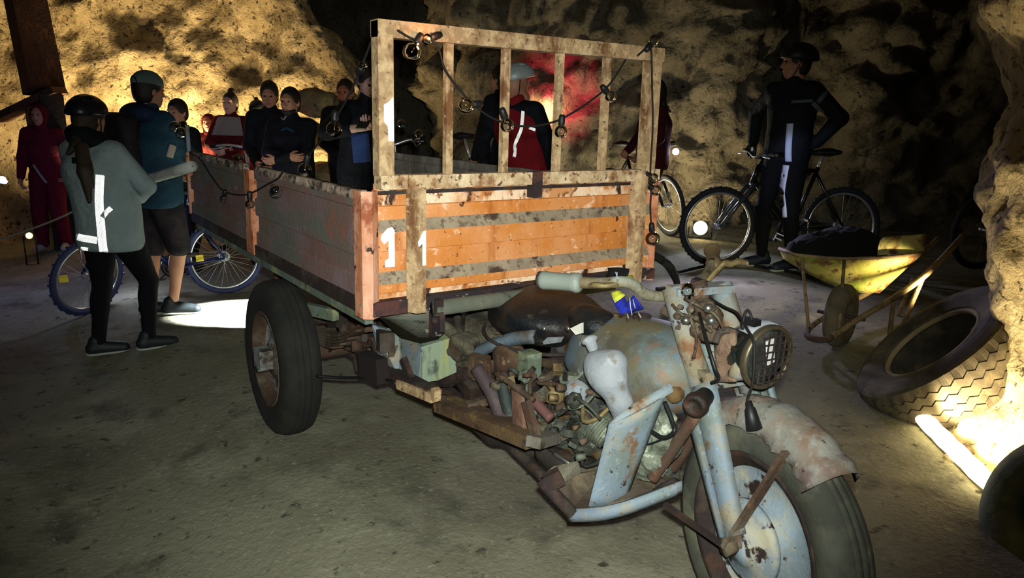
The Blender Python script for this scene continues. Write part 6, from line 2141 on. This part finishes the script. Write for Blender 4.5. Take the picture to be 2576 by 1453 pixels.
MB().tube(smooth_path([onY(1868, 828, .55), onY(1872, 795, .56), onY(1880, 780, .57), onY(1888, 790, .57), onY(1892, 806, .57)], 4), .004, 6).build('cord', cord_m, hs)

# ================================================================ rope with a foam sleeve, ribbon, hose, cable
e0, e1 = onY(484, 418, -.06), dep(342, 461, 4.9)
BR = empty('barrier_rope', e0, 0, 'thin barrier rope with a white foam sleeve tied to the rear corner of the box', 'rope')
MB().tube(smooth_path([e0, e0.lerp(e1, .5), e1, dep(250, 500, 4.75), dep(120, 560, 4.5), dep(-60, 622, 4.2)], 6), .006, 6).build('rope', mat('grey_rope', '#77756c', .9), BR)
d_ = (e1 - e0).normalized()
MB().tube([e0, e0.lerp(e1, .25), e0.lerp(e1, .5), e0.lerp(e1, .75), e1], [.031, .034, .032, .034, .030], 12).build('foam_sleeve', mat('white_foam', '#a7aaa2', .95, 0, (('#8f938b', 14, .5, .65),), .4, 60), BR, 'white foam sleeve')
RB = empty('ribbon_bundle', onY(1575, 715, .40), 0, 'blue and yellow rag ribbons tied over the handlebar with white ties', 'ribbon')
blue_r, yel_r = cloth('blue_rag', '#1c2480', '#151a55', .5), cloth('yellow_rag', '#b5b73a', '#9a9b34', .4)
def rag(pts, wd, m, nm='ribbon'):
    b_ = MB()
    ps = smooth_path(pts, 4)
    rows__ = []
    for i, q in enumerate(ps):
        t = (ps[min(i + 1, len(ps) - 1)] - ps[max(i - 1, 0)]).normalized()
        sd = t.cross(CAM_D).normalized()
        wv = wd[0] + (wd[1] - wd[0]) * i / (len(ps) - 1)
        rows__.append([q - sd * wv, q - CAM_D * .006, q + sd * wv])
    b_.sheet(rows__, .004)
    return b_.build(nm, m, RB)
rag([onY(1548, 732, .40), onY(1554, 744, .39), onY(1560, 752, .39)], (.012, .018), yel_r)
rag([onY(1554, 748, .395), onY(1562, 764, .39), onY(1575, 784, .39)], (.018, .016), blue_r)
rag([onY(1576, 784, .40), onY(1590, 770, .40), onY(1606, 760, .40)], (.012, .024), blue_r)
rag([onY(1582, 694, .48), onY(1586, 710, .46), onY(1588, 724, .44)], (.010, .014), yel_r)
rag([onY(1530, 690, .48), onY(1555, 690, .48), onY(1578, 694, .48)], (.020, .022), cloth('black_rag', '#101013'))
b = MB()
for pts in ([(1548, 684), (1556, 704)], [(1552, 684), (1552, 708)], [(1584, 748), (1586, 772), (1590, 792)], [(1592, 752), (1598, 775)], [(1578, 790), (1581, 800)], [(1606, 786), (1612, 798)]):
    b.tube([onY(x, y, .375) for x, y in pts], .0018, 5)
b.build('white_tie', white_cast, RB, kind='stuff')
b = MB()
hz = smooth_path([dep(1640, 640, 4.3), dep(1668, 655, 4.35), dep(1690, 680, 4.4), gpt(1702, 722) + Vector((0, 0, .03)), gpt(1690, 735) + Vector((0, 0, .03)), gpt(1650, 740) + Vector((0, 0, .03))], 6)
b.tube(hz, .026, 10)
b.build('rubber_hose', rubber, None, 'black rubber hose hanging down behind the right corner of the box', 'hose', loc=hz[0])
b = MB()
cz = [gpt(x, y) + Vector((0, 0, .012)) for x, y in ((1700, 690), (1780, 672), (1845, 666), (1920, 675), (2000, 690), (2060, 712), (2130, 740))]
b.tube(smooth_path(cz, 5), .014, 8)
b.build('ground_cable', cord_m, None, 'black cable lying on the floor between the bicycle and the wheelbarrow', 'cable', loc=cz[0])
